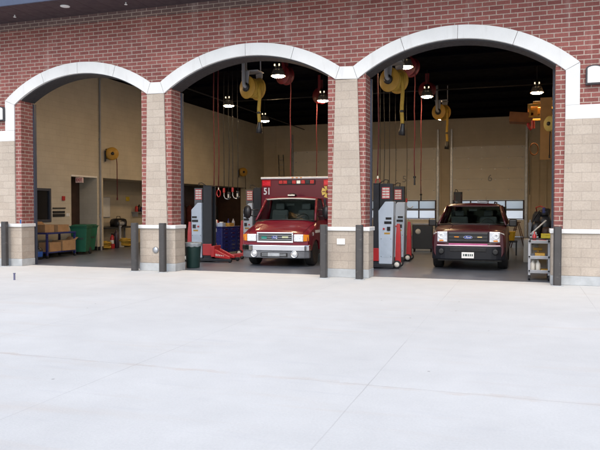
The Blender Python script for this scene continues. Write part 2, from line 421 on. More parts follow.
pier(.83, RX, .854, RX, BB, .59, RX)
# soffit, fascia, roof
OV = -1.45
mb = MB()
for k in range(58):
    mb.box(LX - .5 + k * .5, LX - .5 + k * .5 + .492, OV, -.004, SOF, SOF + .03)
sof = bpart('soffit', mb, SOFFIT)
bpart('soffit_board', MB().box(LX - .5, RX + 1, OV + .02, .0, SOF + .033, SOF + .06), SOFFIT, 0, sof)
bpart('fascia', MB().box(LX - .55, RX + 1, OV - .05, OV, SOF - .05, SOF + .50).box(LX - .55, RX + 1, OV - .13, OV - .05, SOF + .40, SOF + .52), FASCIA, .01)
bpart('roof', MB().box(LX - .55, RX + 1, OV, 24.9, SOF + .305, SOF + .52), CHAR)
for x, y, r_ in ((-11.55, -.85, .125), (-4.2, -.85, .125)):
    d = bpart('downlight', MB().lathe([(r_, 0), (r_, -.012), (r_ * .8, -.02), (.01, -.022)], (x, y, SOF - .001), n=24), WHITE, 0, sof)
for x in (-13.42, -9.85, -6.3):
    bpart('sprinkler_head', MB().cyl((x, -.6, SOF), (x, -.6, SOF - .05), .02, .012).cyl((x, -.6, SOF - .05), (x, -.6, SOF - .058), .04), WHITE, 0, sof)
# interior shell
LW, RW, BW, CE = -15.8, 1.5, 24.0, 6.85
mb = MB()
def lw(y0, y1, z0, z1): mb.box(LW - .3, LW, y0, y1, z0, z1)
lw(.5, 2.88, 0, CE); lw(2.88, 3.70, 0, 1.2); lw(2.88, 3.70, 2.34, CE); lw(3.70, 4.84, 0, CE); lw(4.84, 6.41, 2.90, CE)
lw(6.41, 6.8, 0, CE); lw(6.8, 21, 2.86, CE); lw(21, 24, 0, CE)
bpart('side_wall', mb, CMU)
mb = MB()                                            # shells of the recesses behind the side wall
mb.box(-17.8, -17.5, 6.8, 13.0, 0, 3.0).box(-17.5, -16.1, 6.6, 6.8, 0, 3.0).box(-17.8, -15.803, 6.6, 21, 2.862, 3.0)
bpart('workshop_alcove', mb, CMU)
mb = MB().box(-17.8, -17.5, 13.0, 21, 0, 2.86).box(-17.5, -16.1, 12.9, 13.0, 0, 2.86).box(-17.8, -16.1, 21, 21.2, 0, 2.86)
bpart('store_shade_partition', mb, DARKWOOD)  # brown boarding added so the unlit end of the alcove reads dark
mb = MB().box(-16.75, -16.1, 6.41, 6.55, 0, 2.9).box(-16.75, -16.1, 4.7, 4.84, 0, 2.9).box(-16.75, -16.1, 4.7, 6.55, 2.903, 3.0)
rec = bpart('door_recess', mb, CMU)
bpart('recess_door', MB().box(-16.75, -16.62, 4.84, 6.41, 0.01, 2.9), DARKWOOD, 0, rec)
bpart('lintel', MB().box(-16.1, -15.785, 4.84, 6.41, 2.84, 2.90), WHITE, 0, rec)
bpart('baseboard', MB().box(-16.61, -15.81, 6.385, 6.409, 0.004, .16), CHAR, 0, rec)
wn = bpart('window_frame', MB().box(-15.86, -15.77, 2.86, 2.95, 1.18, 2.36).box(-15.86, -15.77, 3.63, 3.72, 1.18, 2.36).box(-15.86, -15.77, 2.95, 3.63, 2.27, 2.36).box(-15.86, -15.77, 2.95, 3.63, 1.18, 1.27), STEELB, .008)
bpart('window_pane', MB().box(-15.84, -15.83, 2.95, 3.63, 1.27, 2.27), DKPANE, 0, wn)
bpart('wall_pipe', MB().cyl((-15.75, 6.58, 0), (-15.75, 6.58, CE - .05), .035).box(-15.8, -15.74, 6.54, 6.62, 4.3, 4.4).box(-15.8, -15.74, 6.54, 6.62, 1.3, 1.42), GREY)
bpart('side_wall_base', MB().box(LW, LW + .012, 6.415, 6.79, .004, .15), CHAR)
bpart('side_wall_base', MB().box(LW, LW + .012, .6, 4.835, .004, .15), CHAR)
bpart('side_wall', MB().box(RW, RW + .3, .5, 24, 0, CE), CMUB)
doors = [(-13.68, -9.80, '4'), (-8.78, -4.90, '5'), (-3.86, .02, '6')]
DT = 5.15
mb = MB(); xs = [-16.1] + [v for d in doors for v in d[:2]] + [1.8]
for k in range(0, 8, 2): mb.box(xs[k], xs[k + 1], BW, BW + .3, 0, CE)
for d in doors: mb.box(d[0], d[1], BW, BW + .3, DT, CE)
bpart('rear_wall', mb, CMUB)
for x in (-15.0, -9.55, -9.05, -4.62, -4.14, .35, .8, 1.2):      # shallow pilaster ribs beside the doors
    bpart('rear_wall_rib', MB().box(x - .05, x + .05, BW - .05, BW, 0, CE - .01), CMUB)
for x0, x1, num in doors:
    yD = BW - .09
    mb = MB(); secs = [(.03, .48), (.49, .99)] + [(2.11 + k * .61, min(2.11 + k * .61 + .60, DT + .05)) for k in range(5)]
    for z0, z1 in secs:
        if z1 - z0 < .05: continue
        mb.mat(0).box(x0 - .04, x1 + .04, yD, yD + .05, z0, z1)
        for k in range(6):
            xx = x0 + .1 + (x1 - x0 - .2) * k / 5
            mb.mat(1).box(xx - .025, xx + .025, yD - .012, yD, z1 - .06, z1 - .005)
    mb.mat(0).box(x0 - .04, x1 + .04, yD + .051, yD + .06, 2.11, DT + .04).box(x0 - .04, x1 + .04, yD + .051, yD + .06, .03, .99)
    dr = bpart('overhead_door', mb, [DOORP, GALV], 0)
    for z0, z1 in ((1.0, 1.545), (1.56, 2.10)):
        fb = MB().box(x0 - .04, x1 + .04, yD, yD + .05, z0, z0 + .05).box(x0 - .04, x1 + .04, yD, yD + .05, z1 - .05, z1)
        for k in range(5):
            xx = x0 + .0 + (x1 - x0) * k / 4
            fb.box(xx - .035, xx + .035, yD + .001, yD + .049, z0 + .05, z1 - .05)
        fr = bpart('window_row_frame', fb, DOORF, 0, dr)
        bpart('window_row_pane', MB()._add([(x0, yD + .024, z0 + .05), (x1, yD + .024, z0 + .05), (x1, yD + .024, z1 - .05), (x0, yD + .024, z1 - .05)], [(0, 1, 2, 3)]), PANE, 0, dr)
    for xx in (x0 - .13, x1 + .13):
        bpart('door_track', MB().box(xx - .05, xx + .05, yD - .06, yD + .06, 0, CE - .6).box(xx - .075, xx + .075, yD + .062, yD + .085, 0, DT), GALV, 0, dr)
    text('door_number', num, .55, GREY, dr, Vector(((x0 + x1) / 2 + .1, yD - .004, 3.35)) + OFF)
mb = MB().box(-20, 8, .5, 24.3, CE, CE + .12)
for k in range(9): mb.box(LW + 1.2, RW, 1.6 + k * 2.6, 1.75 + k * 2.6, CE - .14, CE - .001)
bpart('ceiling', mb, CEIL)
mb = MB().tube([(-12.9, .8, 6.5), (-12.9, 23.5, 6.5)], .03).tube([(-12.9, 12, 6.5), (1.2, 12, 6.5)], .025)
bpart('sprinkler_pipe', mb, CHAR)
bpart('outer_shell', MB().box(LX, LX + .3, .5, 24.3, 0, SOF + .3).box(RX - .3, RX, .5, 24.3, 0, SOF + .3).box(LX + .3, -16.1, 24.0, 24.3, 0, SOF + .3).box(1.8, RX - .3, 24.0, 24.3, 0, SOF + .3).box(-16.1, 1.8, 24.0, 24.3, CE + .13, SOF + .3), BRICK)

# ------------------------------------------------------------------ fittings on the facade
def facade_light(x, z, label):
    t = thing('wall_light', label, 'wall light', (x, PF if z > 4.6 else -.004, z), 0, 'wall lights on the brick facade')
    n = 12; w, h = .165, .21
    def shape(w, h, rise): return [(-w, -h), (w, -h), (w, h - rise)] + [(w * math.cos(PI * k / n), h - rise + rise * math.sin(PI * k / n)) for k in range(1, n)] + [(-w, h - rise)]
    MB().prism(shape(w, h, .07), 'y', -.10, .004).build('housing', REVEAL, t, .008)
    MB().prism(shape(w - .03, h - .032, .06), 'y', -.125, -.10).build('lens', WHITE, t, .01)
    return t
l1 = facade_light(1.42, 4.55, 'white lens wall light in dark frame on brick beside the right arch end')
l1.location.y = -.004
facade_light(-14.46, 4.42, 'white lens wall light in dark frame on brick left of the left arch')
tag(MB().box(-.10, .10, -.03, 0, -.07, .07).box(-.03, .03, -.034, -.03, -.035, .035).build('electrical_box', WHITE, None, .006, loc=(-4.18, -.10, .87)), 'white square outlet cover on the tan base of the pier right of the ambulance', 'outlet')
tag(MB().lathe([(.085, 0), (.085, .03), (.06, .05), (.01, .052)], (0, 0, 0), (0, -1, 0)).build('hose_bibb_cover', GALV, None, loc=(-9.30, -.10, .56)), 'round silver wall fitting on the tan base between two bollards', 'wall fitting')
can = tag(MB().cyl((0, 0, 0), (0, 0, .115), .033).build('drink_can', M('can_blue', (.05, .16, .40), .3, metal=.6), None, loc=(-13.83, .02, CT)), 'small blue drink can left on the white cap of the left end pier', 'can')
MB().lathe([(.033, .115), (.026, .127), (.024, .124), (.01, .123)], (0, 0, 0)).build('can_top', CHROME, can)
st = tag(MB().cyl((0, 0, 0), (0, 0, .15), .022).cyl((0, 0, .15), (0, 0, .165), .03).build('stub_pipe', M('pipe_blue_grey', (.12, .12, .20), .5), None, loc=(-11.27, -3.12, 0)), 'short blue grey stub pipe standing on the open apron in front of the left bay', 'pipe')

# bollards
def bollard_mb():
    mb = MB(); w = .081
    mb.loft([[(-w + c, -w, z), (w - c, -w, z), (w, -w + c, z), (w, w - c, z), (w - c, w, z), (-w + c, w, z), (-w, w - c, z), (-w, -w + c, z)] for z, c in ((0, .026), (1.27, .026), (1.287, .034))], True, False)
    return mb
bl = [(-14.15, -.28, 'brown square bollard in front of the left end pier, under the can'),
      (-9.80, -.34, 'brown square bollard left of the two at the pier between left and middle bays'),
      (-8.93, -.38, 'brown square bollard nearest the dark trash can beside the middle bay'),
      (-4.53, -.40, 'brown square bollard standing in front of the ambulance side, left of the outlet cover'),
      (-3.64, -.45, 'brown square bollard right of the outlet cover, nearest the silver lifts'),
      (.71, -.30, 'brown square bollard at the right end pier, beside the grey utility cart')]
first = None
for x, y, lab in bl:
    if first is None:
        first = thing('bollard', lab, 'bollard', (x, y, 0), 0, 'brown bollards guarding the piers')
        bollard_mb().build('post', BOLL, first)
        MB().lathe([(.135, 0), (.135, .006), (.12, .012), (.10, .012)], (0, 0, 0.001)).build('footing', PLINTH, first)
    else:
        dup(first, (x, y, 0), 0, lab)

# ------------------------------------------------------------------ lamps
LENS = EM('lamp_lens', (1.0, .68, .38), 112.0)
GLOW = EM('lamp_inner_glow', (1.0, .45, .12), 2.6)
HOUS = M('lamp_housing', (.34, .33, .31), .3, metal=.7, var=.3, scale=20)
lampspots = [(-11.4, 3.85, 'high bay lamp over the left bay, glowing nearest the left arch'),
             (-7.30, 3.90, 'glowing high bay lamp beside the nearest red reel under the middle arch'),
             (-3.30, 3.85, 'glowing high bay lamp right above the nearest yellow reel in the right bay'),
             (-11.35, 9.0, 'glowing high bay lamp over the hanging red hoses by the left wall'),
             (-7.36, 9.0, 'glowing high bay lamp at the right edge of the middle bay beside a red reel'),
             (-3.42, 9.3, 'glowing high bay lamp under the second red reel of the right bay'),
             (.43, 9.7, 'glowing high bay lamp over the yellow wall platform'),
             (-11.72, 13.9, 'glowing high bay lamp low in view near the far left corner'),
             (-7.35, 14.4, 'high bay lamp deep in the middle bay behind the stone pier'),
             (-3.62, 15.8, 'glowing high bay lamp deepest in the right bay before the rear doors')]
lp = None
for x, y, lab in lampspots:
    if lp is None:
        lp = thing('high_bay_lamp', lab, 'ceiling lamp', (x, y, 5.8), 0, 'high bay lamps under the ceiling')
        MB().lathe([(.01, .46), (.10, .45), (.11, .28), (.15, .24), (.165, .20)], (0, 0, 0)).cyl((0, 0, .45), (0, 0, 1.0), .012).build('housing', BLKPL, lp)
        MB().lathe([(.165, .20), (.20, .10), (.235, .012), (.242, .0), (.228, .0), (.19, .10), (.155, .195)], (0, 0, 0), n=24).build('reflector', HOUS, lp)
        MB().lathe([(.150, .196), (.186, .10), (.222, .006), (.206, .010), (.17, .10), (.14, .19)], (0, 0, 0), n=24).build('reflector_glow', GLOW, lp)
        MB().lathe([(.208, .006), (.17, -.025), (.10, -.043), (.01, -.05)], (0, 0, 0), n=24).build('lens', LENS, lp)
        for s_ in (-1, 1): MB().box(s_ * .075 - .018, s_ * .075 + .018, -.125, -.105, .30, .36).build('vent_window', EM('lamp_vent', (1, .8, .5), 1.2), lp)
    else: dup(lp, (x, y, 5.8), 0, lab)

# ------------------------------------------------------------------ yellow exhaust hose reels
def yellow_reel(loc, lab, drop):
    t = thing('exhaust_hose_reel', lab, 'hose reel', loc, 0, 'yellow exhaust hose reels')
    ax = Vector((-.42, -.9, 0)).normalized()
    MB().lathe([(.02, -.24), (.32, -.23), (.335, -.215), (.32, -.20), (.22, -.19), (.22, .19), (.32, .20), (.335, .215), (.32, .23), (.02, .24)], (0, 0, 0), ax, 28).build('drum', YEL, t)
    MB().lathe([(.01, .0), (.13, .0), (.13, .06), (.07, .09), (.01, .09)], ax * .24, ax).build('hub', CHAR, t)
    mb = MB()
    for z in (-.185, -.123, -.061, .001, .063, .125): mb.lathe([(.225, z), (.275, z + .008), (.288, z + .03), (.275, z + .052), (.225, z + .06)], (0, 0, 0), ax, 26)
    mb.build('hose_wrap', YELHOSE, t)
    top = CE - loc[2] - .02
    mb = MB(); p = ax * .36
    mb.tube([p + Vector((0, 0, top)), p + Vector((0, 0, .12)), p + Vector((.02, 0, .03)), p * .85 + Vector((.05, 0, -.01))], .055, 12)
    mb.build('duct_pipe', GREY, t)
    side = Vector((ax.y, -ax.x, 0))
    mb = MB()
    for s_ in (-.25, .25):
        q = ax * s_ * 1.06
        mb.loft([[q + side * a + Vector((0, 0, z)) + ax * d for a, d in ((-w_, -.012), (w_, -.012), (w_, .012), (-w_, .012))] for z, w_ in ((-.12, .06), (.12, .10), (.46, .14))], True, False)
    mb.box(-.26, .26, -.24, .24, .46, .49)
    for sx in (-.2, .25): mb.cyl((sx, .0, .5), (sx, 0, top), .018)
    mb.build('bracket', GREY, t, .004)
    hx = side * -.26 if (side * -1).x > 0 else side * .26
    pts = [hx + Vector((0, 0, .12)), hx * 1.06 + Vector((0, 0, -.1))] + [hx * 1.07 + Vector((.012 * math.sin(k * 1.3), 0, -.1 - drop * k / 6)) for k in range(1, 7)]
    MB().tube(pts, .052, 10).build('hose', YELHOSE, t)
    e = pts[-1]
    MB().lathe([(.055, .10), (.062, .08), (.07, 0), (.095, -.10), (.10, -.22), (.08, -.225)], e, (.12, -.1, 1)).build('nozzle', BLKPL, t)
    MB().lathe([(.056, .0), (.06, .01), (.06, .05), (.056, .06)], pts[5], (0, 0, 1)).build('hose_clamp', BLKPL, t)
    return t
yellow_reel((-7.62, 2.6, 5.22), 'yellow exhaust hose reel on grey duct hanging under the middle arch', 1.02)
yellow_reel((-3.41, 2.6, 5.19), 'yellow exhaust hose reel hanging at the left of the right arch', 1.20)
yellow_reel((-3.32, 13.0, 5.72), 'yellow exhaust hose reel deep in the right bay near the rear doors', 1.25)

# ------------------------------------------------------------------ red hose reels with hanging hoses
def red_reel(loc, lab, hx, drop):
    t = thing('red_hose_reel', lab, 'hose reel', loc, 0, 'red hose reels on the ceiling')
    ax = Vector((-.35, -.94, 0)).normalized()
    MB().lathe([(.02, -.14), (.30, -.135), (.31, -.12), (.29, -.10), (.2, -.09), (.2, .09), (.29, .10), (.31, .12), (.30, .135), (.02, .14)], (0, 0, 0), ax, 26).build('drum', REELRED, t)
    mb = MB()
    for z in (-.085, -.028, .028): mb.lathe([(.205, z), (.25, z + .014), (.255, z + .028), (.25, z + .045), (.205, z + .057)], (0, 0, 0), ax, 24)
    mb.build('hose_wrap', REDHOSE, t)
    MB().box(-.05, .05, -.19, -.16, -.08, CE - loc[2] - .02).box(-.05, .05, .16, .19, -.08, CE - loc[2] - .02).build('bracket', REELRED, t)
    pts = [Vector((hx * .8, 0, .1)), Vector((hx, 0, -.1))] + [Vector((hx + .01 * math.sin(k * 1.7), .01 * math.cos(k), -.1 - drop * k / 8)) for k in range(1, 9)]
    MB().tube(pts, .017, 8).build('hose', REDHOSE, t)
    MB().cyl(pts[-1], pts[-1] + Vector((0, 0, -.22)), .022, .03).cyl(pts[-1] + Vector((0, 0, .06)), pts[-1], .045, .045).build('nozzle', BLKPL, t)
    return t
red_reel((-7.62, 5.4, 6.12), 'red hose reel just behind the nearest lamp of the middle bay', .20, 3.5)
red_reel((-7.55, 9.3, 6.05), 'red hose reel above the lamp at the right edge of the middle bay', -.16, 3.3)
red_reel((-3.44, 5.4, 6.12), 'red hose reel behind the nearest lamp of the right bay', .17, 3.4)
red_reel((-3.50, 9.9, 6.15), 'red hose reel over the second lamp of the right bay', -.22, 3.9)

# ------------------------------------------------------------------ hanging drops (hoses and cables)
def drop(x, y, z1, kind, lab):
    t = thing('hose_drop' if kind == 'red' else 'cable_drop', lab, 'hanging hose' if kind == 'red' else 'hanging cable', (x, y, z1), 0, 'hoses and cables hanging from the ceiling')
    L = CE - .03 - z1; a = random.uniform(-.02, .02)
    pts = [Vector((a * math.sin(k * .9), .015 * math.cos(k), L - L * k / 8)) for k in range(9)]
    MB().tube(pts, .019 if kind == 'red' else .013, 6).build('line', REDHOSE if kind == 'red' else BLKPL, t)
    if kind == 'red':
        r_ = .07
        MB().tube([(r_ * math.sin(2 * PI * k / 12), 0, -.14 + 1.9 * r_ * math.cos(2 * PI * k / 12)) for k in range(13)], .018, 6).build('loop', RED, t)
        MB().cyl((0, 0, .06), (0, 0, -.02), .035).build('coupling', CHROME, t)
    elif kind == 'hook':
        MB().tube([(0, 0, 0), (0, 0, -.18), (.05, 0, -.27), (.16, 0, -.30), (.26, 0, -.22)], .018, 6).build('hook', GALV, t)
        MB().box(-.035, .035, -.03, .03, -.06, .10).build('grip', RED, t, .01)
    else:
        MB().box(-.045, .045, -.04, .04, -.24, .02).build('pendant', BLKPL, t, .012)
        MB().box(-.025, .025, -.045, -.04, -.18, -.06).build('button_plate', OFFW, t)
    return t
for x, k, z1, lab in ((-10.55, 'red', 2.30, 'red hose with looped end hanging leftmost above the blue tool chest'),
                      (-10.37, 'red', 2.34, 'red hose with looped end, second from left above the blue tool chest'),
                      (-10.16, 'hook', 2.28, 'thin dark cable with red grip and hook next to the red hoses'),
                      (-9.97, 'plug', 2.22, 'thin dark cable with black pendant between two hooked cables'),
                      (-9.82, 'hook', 2.30, 'thin dark cable with red grip and hook, second of its kind over the tool chest'),
                      (-9.62, 'plug', 2.25, 'thin dark cable with black pendant, rightmost above the tool chest')):
    drop(x, 6.0, z1, k, lab)
for x, y, k, z1, lab in ((-4.02, 3.4, 'red', 2.55, 'red hose hanging just inside the right bay beside the stone pier'),
                         (-4.62, 6.6, 'plug', 2.30, 'thin dark cable hanging behind the silver lifts, nearest the red hose'),
                         (-4.48, 6.6, 'hook', 2.30, 'thin dark cable with red hook hanging behind the silver lifts'),
                         (-4.30, 6.6, 'plug', 2.20, 'thin dark cable with pendant hanging right of the hooked cable'),
                         (-4.90, 11.0, 'plug', 1.95, 'thin dark cable with pendant hanging before the rear door windows'),
                         (-4.45, 11.0, 'hook', 1.95, 'thin dark cable with hook hanging before the rear door windows')):
    drop(x, y, z1, k, lab)

# ------------------------------------------------------------------ wall reels
def wall_reel(loc, face, lab, mat, hose, hl, arm=0):
    """face: +1 mounted on the left wall facing +x"""
    t = thing('wall_hose_reel', lab, 'hose reel', loc, 0, 'hose reels on the walls')
    MB().lathe([(.02, 0), (.24, .005), (.255, .03), (.24, .05), (.15, .06), (.15, .16), (.24, .17), (.255, .19), (.24, .215), (.02, .22)], (face * .15, 0, 0), (face * .75, -.66, 0), 26).build('drum', mat, t)
    MB().lathe([(.02, 0), (.07, 0), (.06, .04), (.01, .05)], (face * .15 + face * .22 * .75, -.66 * .22, 0), (face * .75, -.66, 0)).build('hub', CHAR, t)
    if arm: MB().box(.0, arm, -.06, .06, -.05, .05).build('wall_arm', CHAR, t)
    MB().box(0, face * .2, -.09, -.03, -.10, .10).box(0, face * .03, -.16, .1, -.2, .2).cyl((face * .05, -.25, .12), (face * .05, -.25, -.32), .03).build('bracket', CHAR, t)
    pts = [(face * .25, .2, -.1), (face * .27, .22, -.4), (face * .27, .22, -hl)]
    MB().tube(pts, .018, 6).cyl((face * .27, .22, -hl), (face * .27, .22, -hl - .1), .03).build('hose', hose, t)
    return t
WR1 = wall_reel((LW, 7.15, 3.83), 1, 'yellow hose reel on the left wall above the workbench alcove', YEL, REDHOSE, 1.75)
wall_reel((LW, 20.2, 3.75), 1, 'brown yellow hose reel on the left wall in the far corner above the ambulance', YEL, BLKPL, .9)
wall_reel((RW - .42, 7.6, 4.42), -1, 'pale yellow hose reel beside the tan panel at the right edge of the right bay', PYEL, BLKPL, 1.0, .42)

# ------------------------------------------------------------------ mobile column lifts
def column_lift(loc, rz, lab, flip=False):
    t = thing('column_lift', lab, 'vehicle lift', loc, rz, 'mobile column lifts beside the vehicles')
    mw = .12 if flip else .24
    MB().box(-.04, mw, -.19, -.11, .09, 2.34).box(-.04, mw, .11, .19, .09, 2.34).box(-.04, .02, -.11, .11, .09, 2.34).box(-.04, mw, -.19, .19, 2.341, 2.37).build('mast', CHAR, t, .006)
    (MB().box(-.42, -.045, -.13, .13, .09, 2.36) if flip else MB().box(-.37, -.10, -.11, .11, .09, 2.30)).build('rear_panel', CHAR if flip else LIFTG, t, .008)
    mb = MB()
    mb.prism([(-.42, .12), (-.05, .12), (-.03, 1.60), (-.22, 1.86), (-.46, 1.86)] if flip else [(-.42, .12), (-.08, .12), (-.08, 1.84), (-.22, 1.84), (-.43, 1.62)], 'y', -.22, .22)
    cab = mb.build('control_cabinet', SILV, t, .018)
    for s_ in (-1, 1):
        y0 = s_ * .222
        MB().box(-.40, -.24, min(y0, y0 + s_ * .012), max(y0, y0 + s_ * .012), 1.36, 1.42).box(-.40, -.20, min(y0, y0 + s_ * .012), max(y0, y0 + s_ * .012), 1.24, 1.31).box(-.37, -.28, min(y0, y0 + s_ * .03), max(y0, y0 + s_ * .03), 1.05, 1.16).build('control_panel', BLKPL, cab)
        lb = MB(); ya = s_ * (.131 if flip else .111); q = lambda a, b: (min(ya + s_ * a, ya + s_ * b), max(ya + s_ * a, ya + s_ * b))
        lb.mat(0).box(-.335, -.115, *q(0, .006), 1.94, 2.26)
        for k in range(4):
            for j in range(2): lb.mat(1).box(-.322 + j * .10, -.232 + j * .10, *q(.006, .009), 1.965 + k * .075, 2.012 + k * .075)
        lb.build('label_plate', [LBLR, OFFW], t)
    for s_ in (-1, 1):
        ya = s_ * .222; q = lambda a, b: (min(ya + s_ * a, ya + s_ * b), max(ya + s_ * a, ya + s_ * b))
        MB().box(-.40, -.10, *q(0, .004), .30, .85).build('cabinet_hatch', SILV2, cab, .003)
        hb = MB()
        for hx in (-.385, -.115):
            for hz in (.33, .82): hb.cyl((hx, ya + s_ * .004, hz), (hx, ya + s_ * .010, hz), .010, n=8)
        hb.build('hatch_screw', CHAR, cab)
        MB().cyl((-.19, ya, 1.10), (-.19, ya + s_ * .03, 1.10), .028).build('stop_button', RED, cab)
        MB().box(-.36, -.20, *q(0, .003), .95, 1.0).build('warning_sticker', YEL, cab)
    MB().tube([(-.26, 0, 2.36), (-.28, .05, 2.46), (-.20, .10, 2.47), (-.10, .12, 2.40), (-.02, .12, 2.36)], .014, 6).build('power_cable', BLACK, t)
    # red carriage with wheel forks on the +x side
    mb = MB().box(.245, .36, -.28, .28, .16, .50).box(-.05, .244, -.23, -.192, .2, .56).box(-.05, .244, .192, .23, .2, .56)
    for s_ in (-1, 1):
        mb.loft([[(.36, s_ * .16, .14), (.36, s_ * .26, .14), (.36, s_ * .26, .40), (.36, s_ * .16, .40)], [(.86, s_ * .17, .10), (.86, s_ * .25, .10), (.86, s_ * .25, .17), (.86, s_ * .17, .17)]], True, False)
    mb.build('carriage', RED, t, .012)
    mb = MB()
    for k in range(5): mb.box(.40 + k * .06, .435 + k * .06, -.263, -.2605, .19, .26 - k * .012)
    mb.build('carriage_marking', OFFW, t)
    mb = MB()
    for s_ in (-1, 1): mb.box(-.48, .95, s_ * .34 - .05, s_ * .34 + .05, .035, .115)
    mb.box(-.48, -.38, -.29, .29, .035, .115).box(-.10, .28, -.29, .29, .04, .09)
    mb.build('base_frame', CHAR, t, .008)
    MB().loft([[(-.64, -.07, .12), (-.48, -.07, .12), (-.48, .07, .12), (-.64, .07, .12)], [(-.63, -.06, .9), (-.50, -.06, .9), (-.50, .06, .9), (-.63, .06, .9)], [(-.60, -.04, 1.24), (-.52, -.04, 1.24), (-.52, .04, 1.24), (-.60, .04, 1.24)]], True, False).build('steering_post', RED, t, .01)
    for s_ in (-1, 1):
        w_ = MB().lathe([(.045, -.035), (.10, -.035), (.115, -.02), (.115, .02), (.10, .035), (.045, .035)], (-.56, s_ * .25, .118), (0, 1, 0), 18).build('wheel', BLACK, t)
        MB().lathe([(.01, -.045), (.07, -.042), (.07, .042), (.01, .045)], (-.56, s_ * .25, .118), (0, 1, 0), 16).build('wheel_hub', OFFW, w_)
        MB().lathe([(.01, -.03), (.06, -.03), (.06, .03), (.01, .03)], (.9, s_ * .34, .063), (0, 1, 0), 14).build('roller', BLKPL, t)
    return t
L1 = column_lift((-9.42, 3.15, 0), R(4), 'silver column lift with red carriage between trash can and blue tool chest')
dup(L1, (-8.72, 5.6, 0), R(-4), 'silver column lift half hidden behind the ambulance mirror')
L3 = column_lift((-3.86, 2.75, 0), R(180 + 2), 'silver column lift nearest the pier in the right bay', True)
dup(L3, (-3.98, 5.35, 0), R(180), 'silver column lift second from the pier, behind its twin in the right bay')
dup(L3, (-2.72, 14.2, 0), R(95), 'dark column lift seen far behind the maroon truck roof')

# ------------------------------------------------------------------ vehicle helpers
def wheel(parent, x, y, r, w, side, rimmat=BRIM, spokes=8, cap=None):
    """side: +1 outer face towards +x"""
    ax = (side, 0, 0)
    ty = MB().lathe([(r * .60, -w / 2), (r * .93, -w / 2), (r * .985, -w * .40), (r, -w * .22), (r, w * .22), (r * .985, w * .40), (r * .93, w / 2), (r * .72, w * .53), (r * .60, w * .48)], (x, y, r), ax, 32).build('tyre', BLACK, parent)
    mb = MB().lathe([(.02, w * .30), (r * .20, w * .34), (r * .24, w * .24), (r * .50, w * .20), (r * .57, w * .44), (r * .62, w * .47), (r * .62, -w * .4), (.02, -w * .4)], (x, y, r), ax, 28)
    mb.build('rim', rimmat, ty)
    hb = MB()
    for k in range(spokes):
        a = 2 * PI * k / spokes
        c = Vector((x + side * w * .22, y + r * .36 * math.cos(a), r + r * .36 * math.sin(a)))
        hb.cyl(c, c + Vector((side * .012, 0, 0)), r * .075, n=10)
    hb.build('rim_hole', BLKPL, ty)
    MB().lathe([(.01, w * .46), (r * .10, w * .44), (r * .16, w * .33), (r * .16, w * .2), (.01, w * .2)], (x, y, r), ax, 16).build('hub_cap', cap or CHROME, ty)
    return ty
def mirror_ring(half, y):
    """half: [(x,z)...] from bottom centre round to top centre -> closed ring"""
    right = [Vector((x, y, z)) for x, z in half]
    left = [Vector((-x, y, z)) for x, z in half[::-1] if x > 1e-6]
    return right + left
def hull(stations, arches, zb, name, mat, parent, interp, bevel=0):
    """stations: interp(y)->half contour with bottom z replaced around wheel arches"""
    rings = []
    for y in stations:
        h = interp(y); b = zb
        for cy, r in arches:
            d = abs(y - cy)
            if d < r: b = max(b, math.sqrt(r * r - d * d) + .30 + .02)
        rings.append(mirror_ring([(x, max(z, b)) for x, z in h], y))
    return MB().loft(rings, True, True).build(name, mat, parent)
def lerp_profiles(P):
    ys = sorted(P)
    def f(y):
        if y <= ys[0]: return P[ys[0]]
        for a, b in zip(ys, ys[1:]):
            if y <= b:
                t = (y - a) / (b - a); return [(p[0] + (q[0] - p[0]) * t, p[1] + (q[1] - p[1]) * t) for p, q in zip(P[a], P[b])]
        return P[ys[-1]]
    return f
def smooth_by_angle(o, ang=35):
    m = o.data
    bm = bmesh.new(); bm.from_mesh(m)
    for e in bm.edges:
        if len(e.link_faces) == 2 and e.calc_face_angle(0) > R(ang): e.smooth = False
        elif len(e.link_faces) != 2: e.smooth = False
    for f in bm.faces: f.smooth = True
    bm.to_mesh(m); bm.free()
def quad_panel(name, mat, parent, pts, th, holes=None):
    """thin solid panel through 4+ points, thickness along its normal (outwards)"""
    p = [Vector(q) for q in pts]; n = (p[1] - p[0]).cross(p[2] - p[0]).normalized()
    return MB()._add(p + [q + n * th for q in p], [tuple(range(len(p)))[::-1], tuple(range(len(p), 2 * len(p)))] + [(i, (i + 1) % len(p), len(p) + (i + 1) % len(p), len(p) + i) for i in range(len(p))]).build(name, mat, parent)
def oval_badge(parent, x, y, z, w, h):
    n = 28
    def ring(k, yy): return [(x + w * k * math.cos(2 * PI * i / n), yy, z + h * k * math.sin(2 * PI * i / n)) for i in range(n)]
    b = MB().loft([ring(1, y), ring(1, y - .012), ring(.94, y - .016)], True, False).build('badge', CHROME, parent)
    MB().loft([ring(.90, y - .0165), ring(.90, y - .0195)], True, False).build('badge_field', BLUEL, b)
    t = text('badge_lettering', 'Ford', h * 1.35, WHITE, b, (x, y - .021, z - h * .02), ext=.001, shear=.35)
    return b

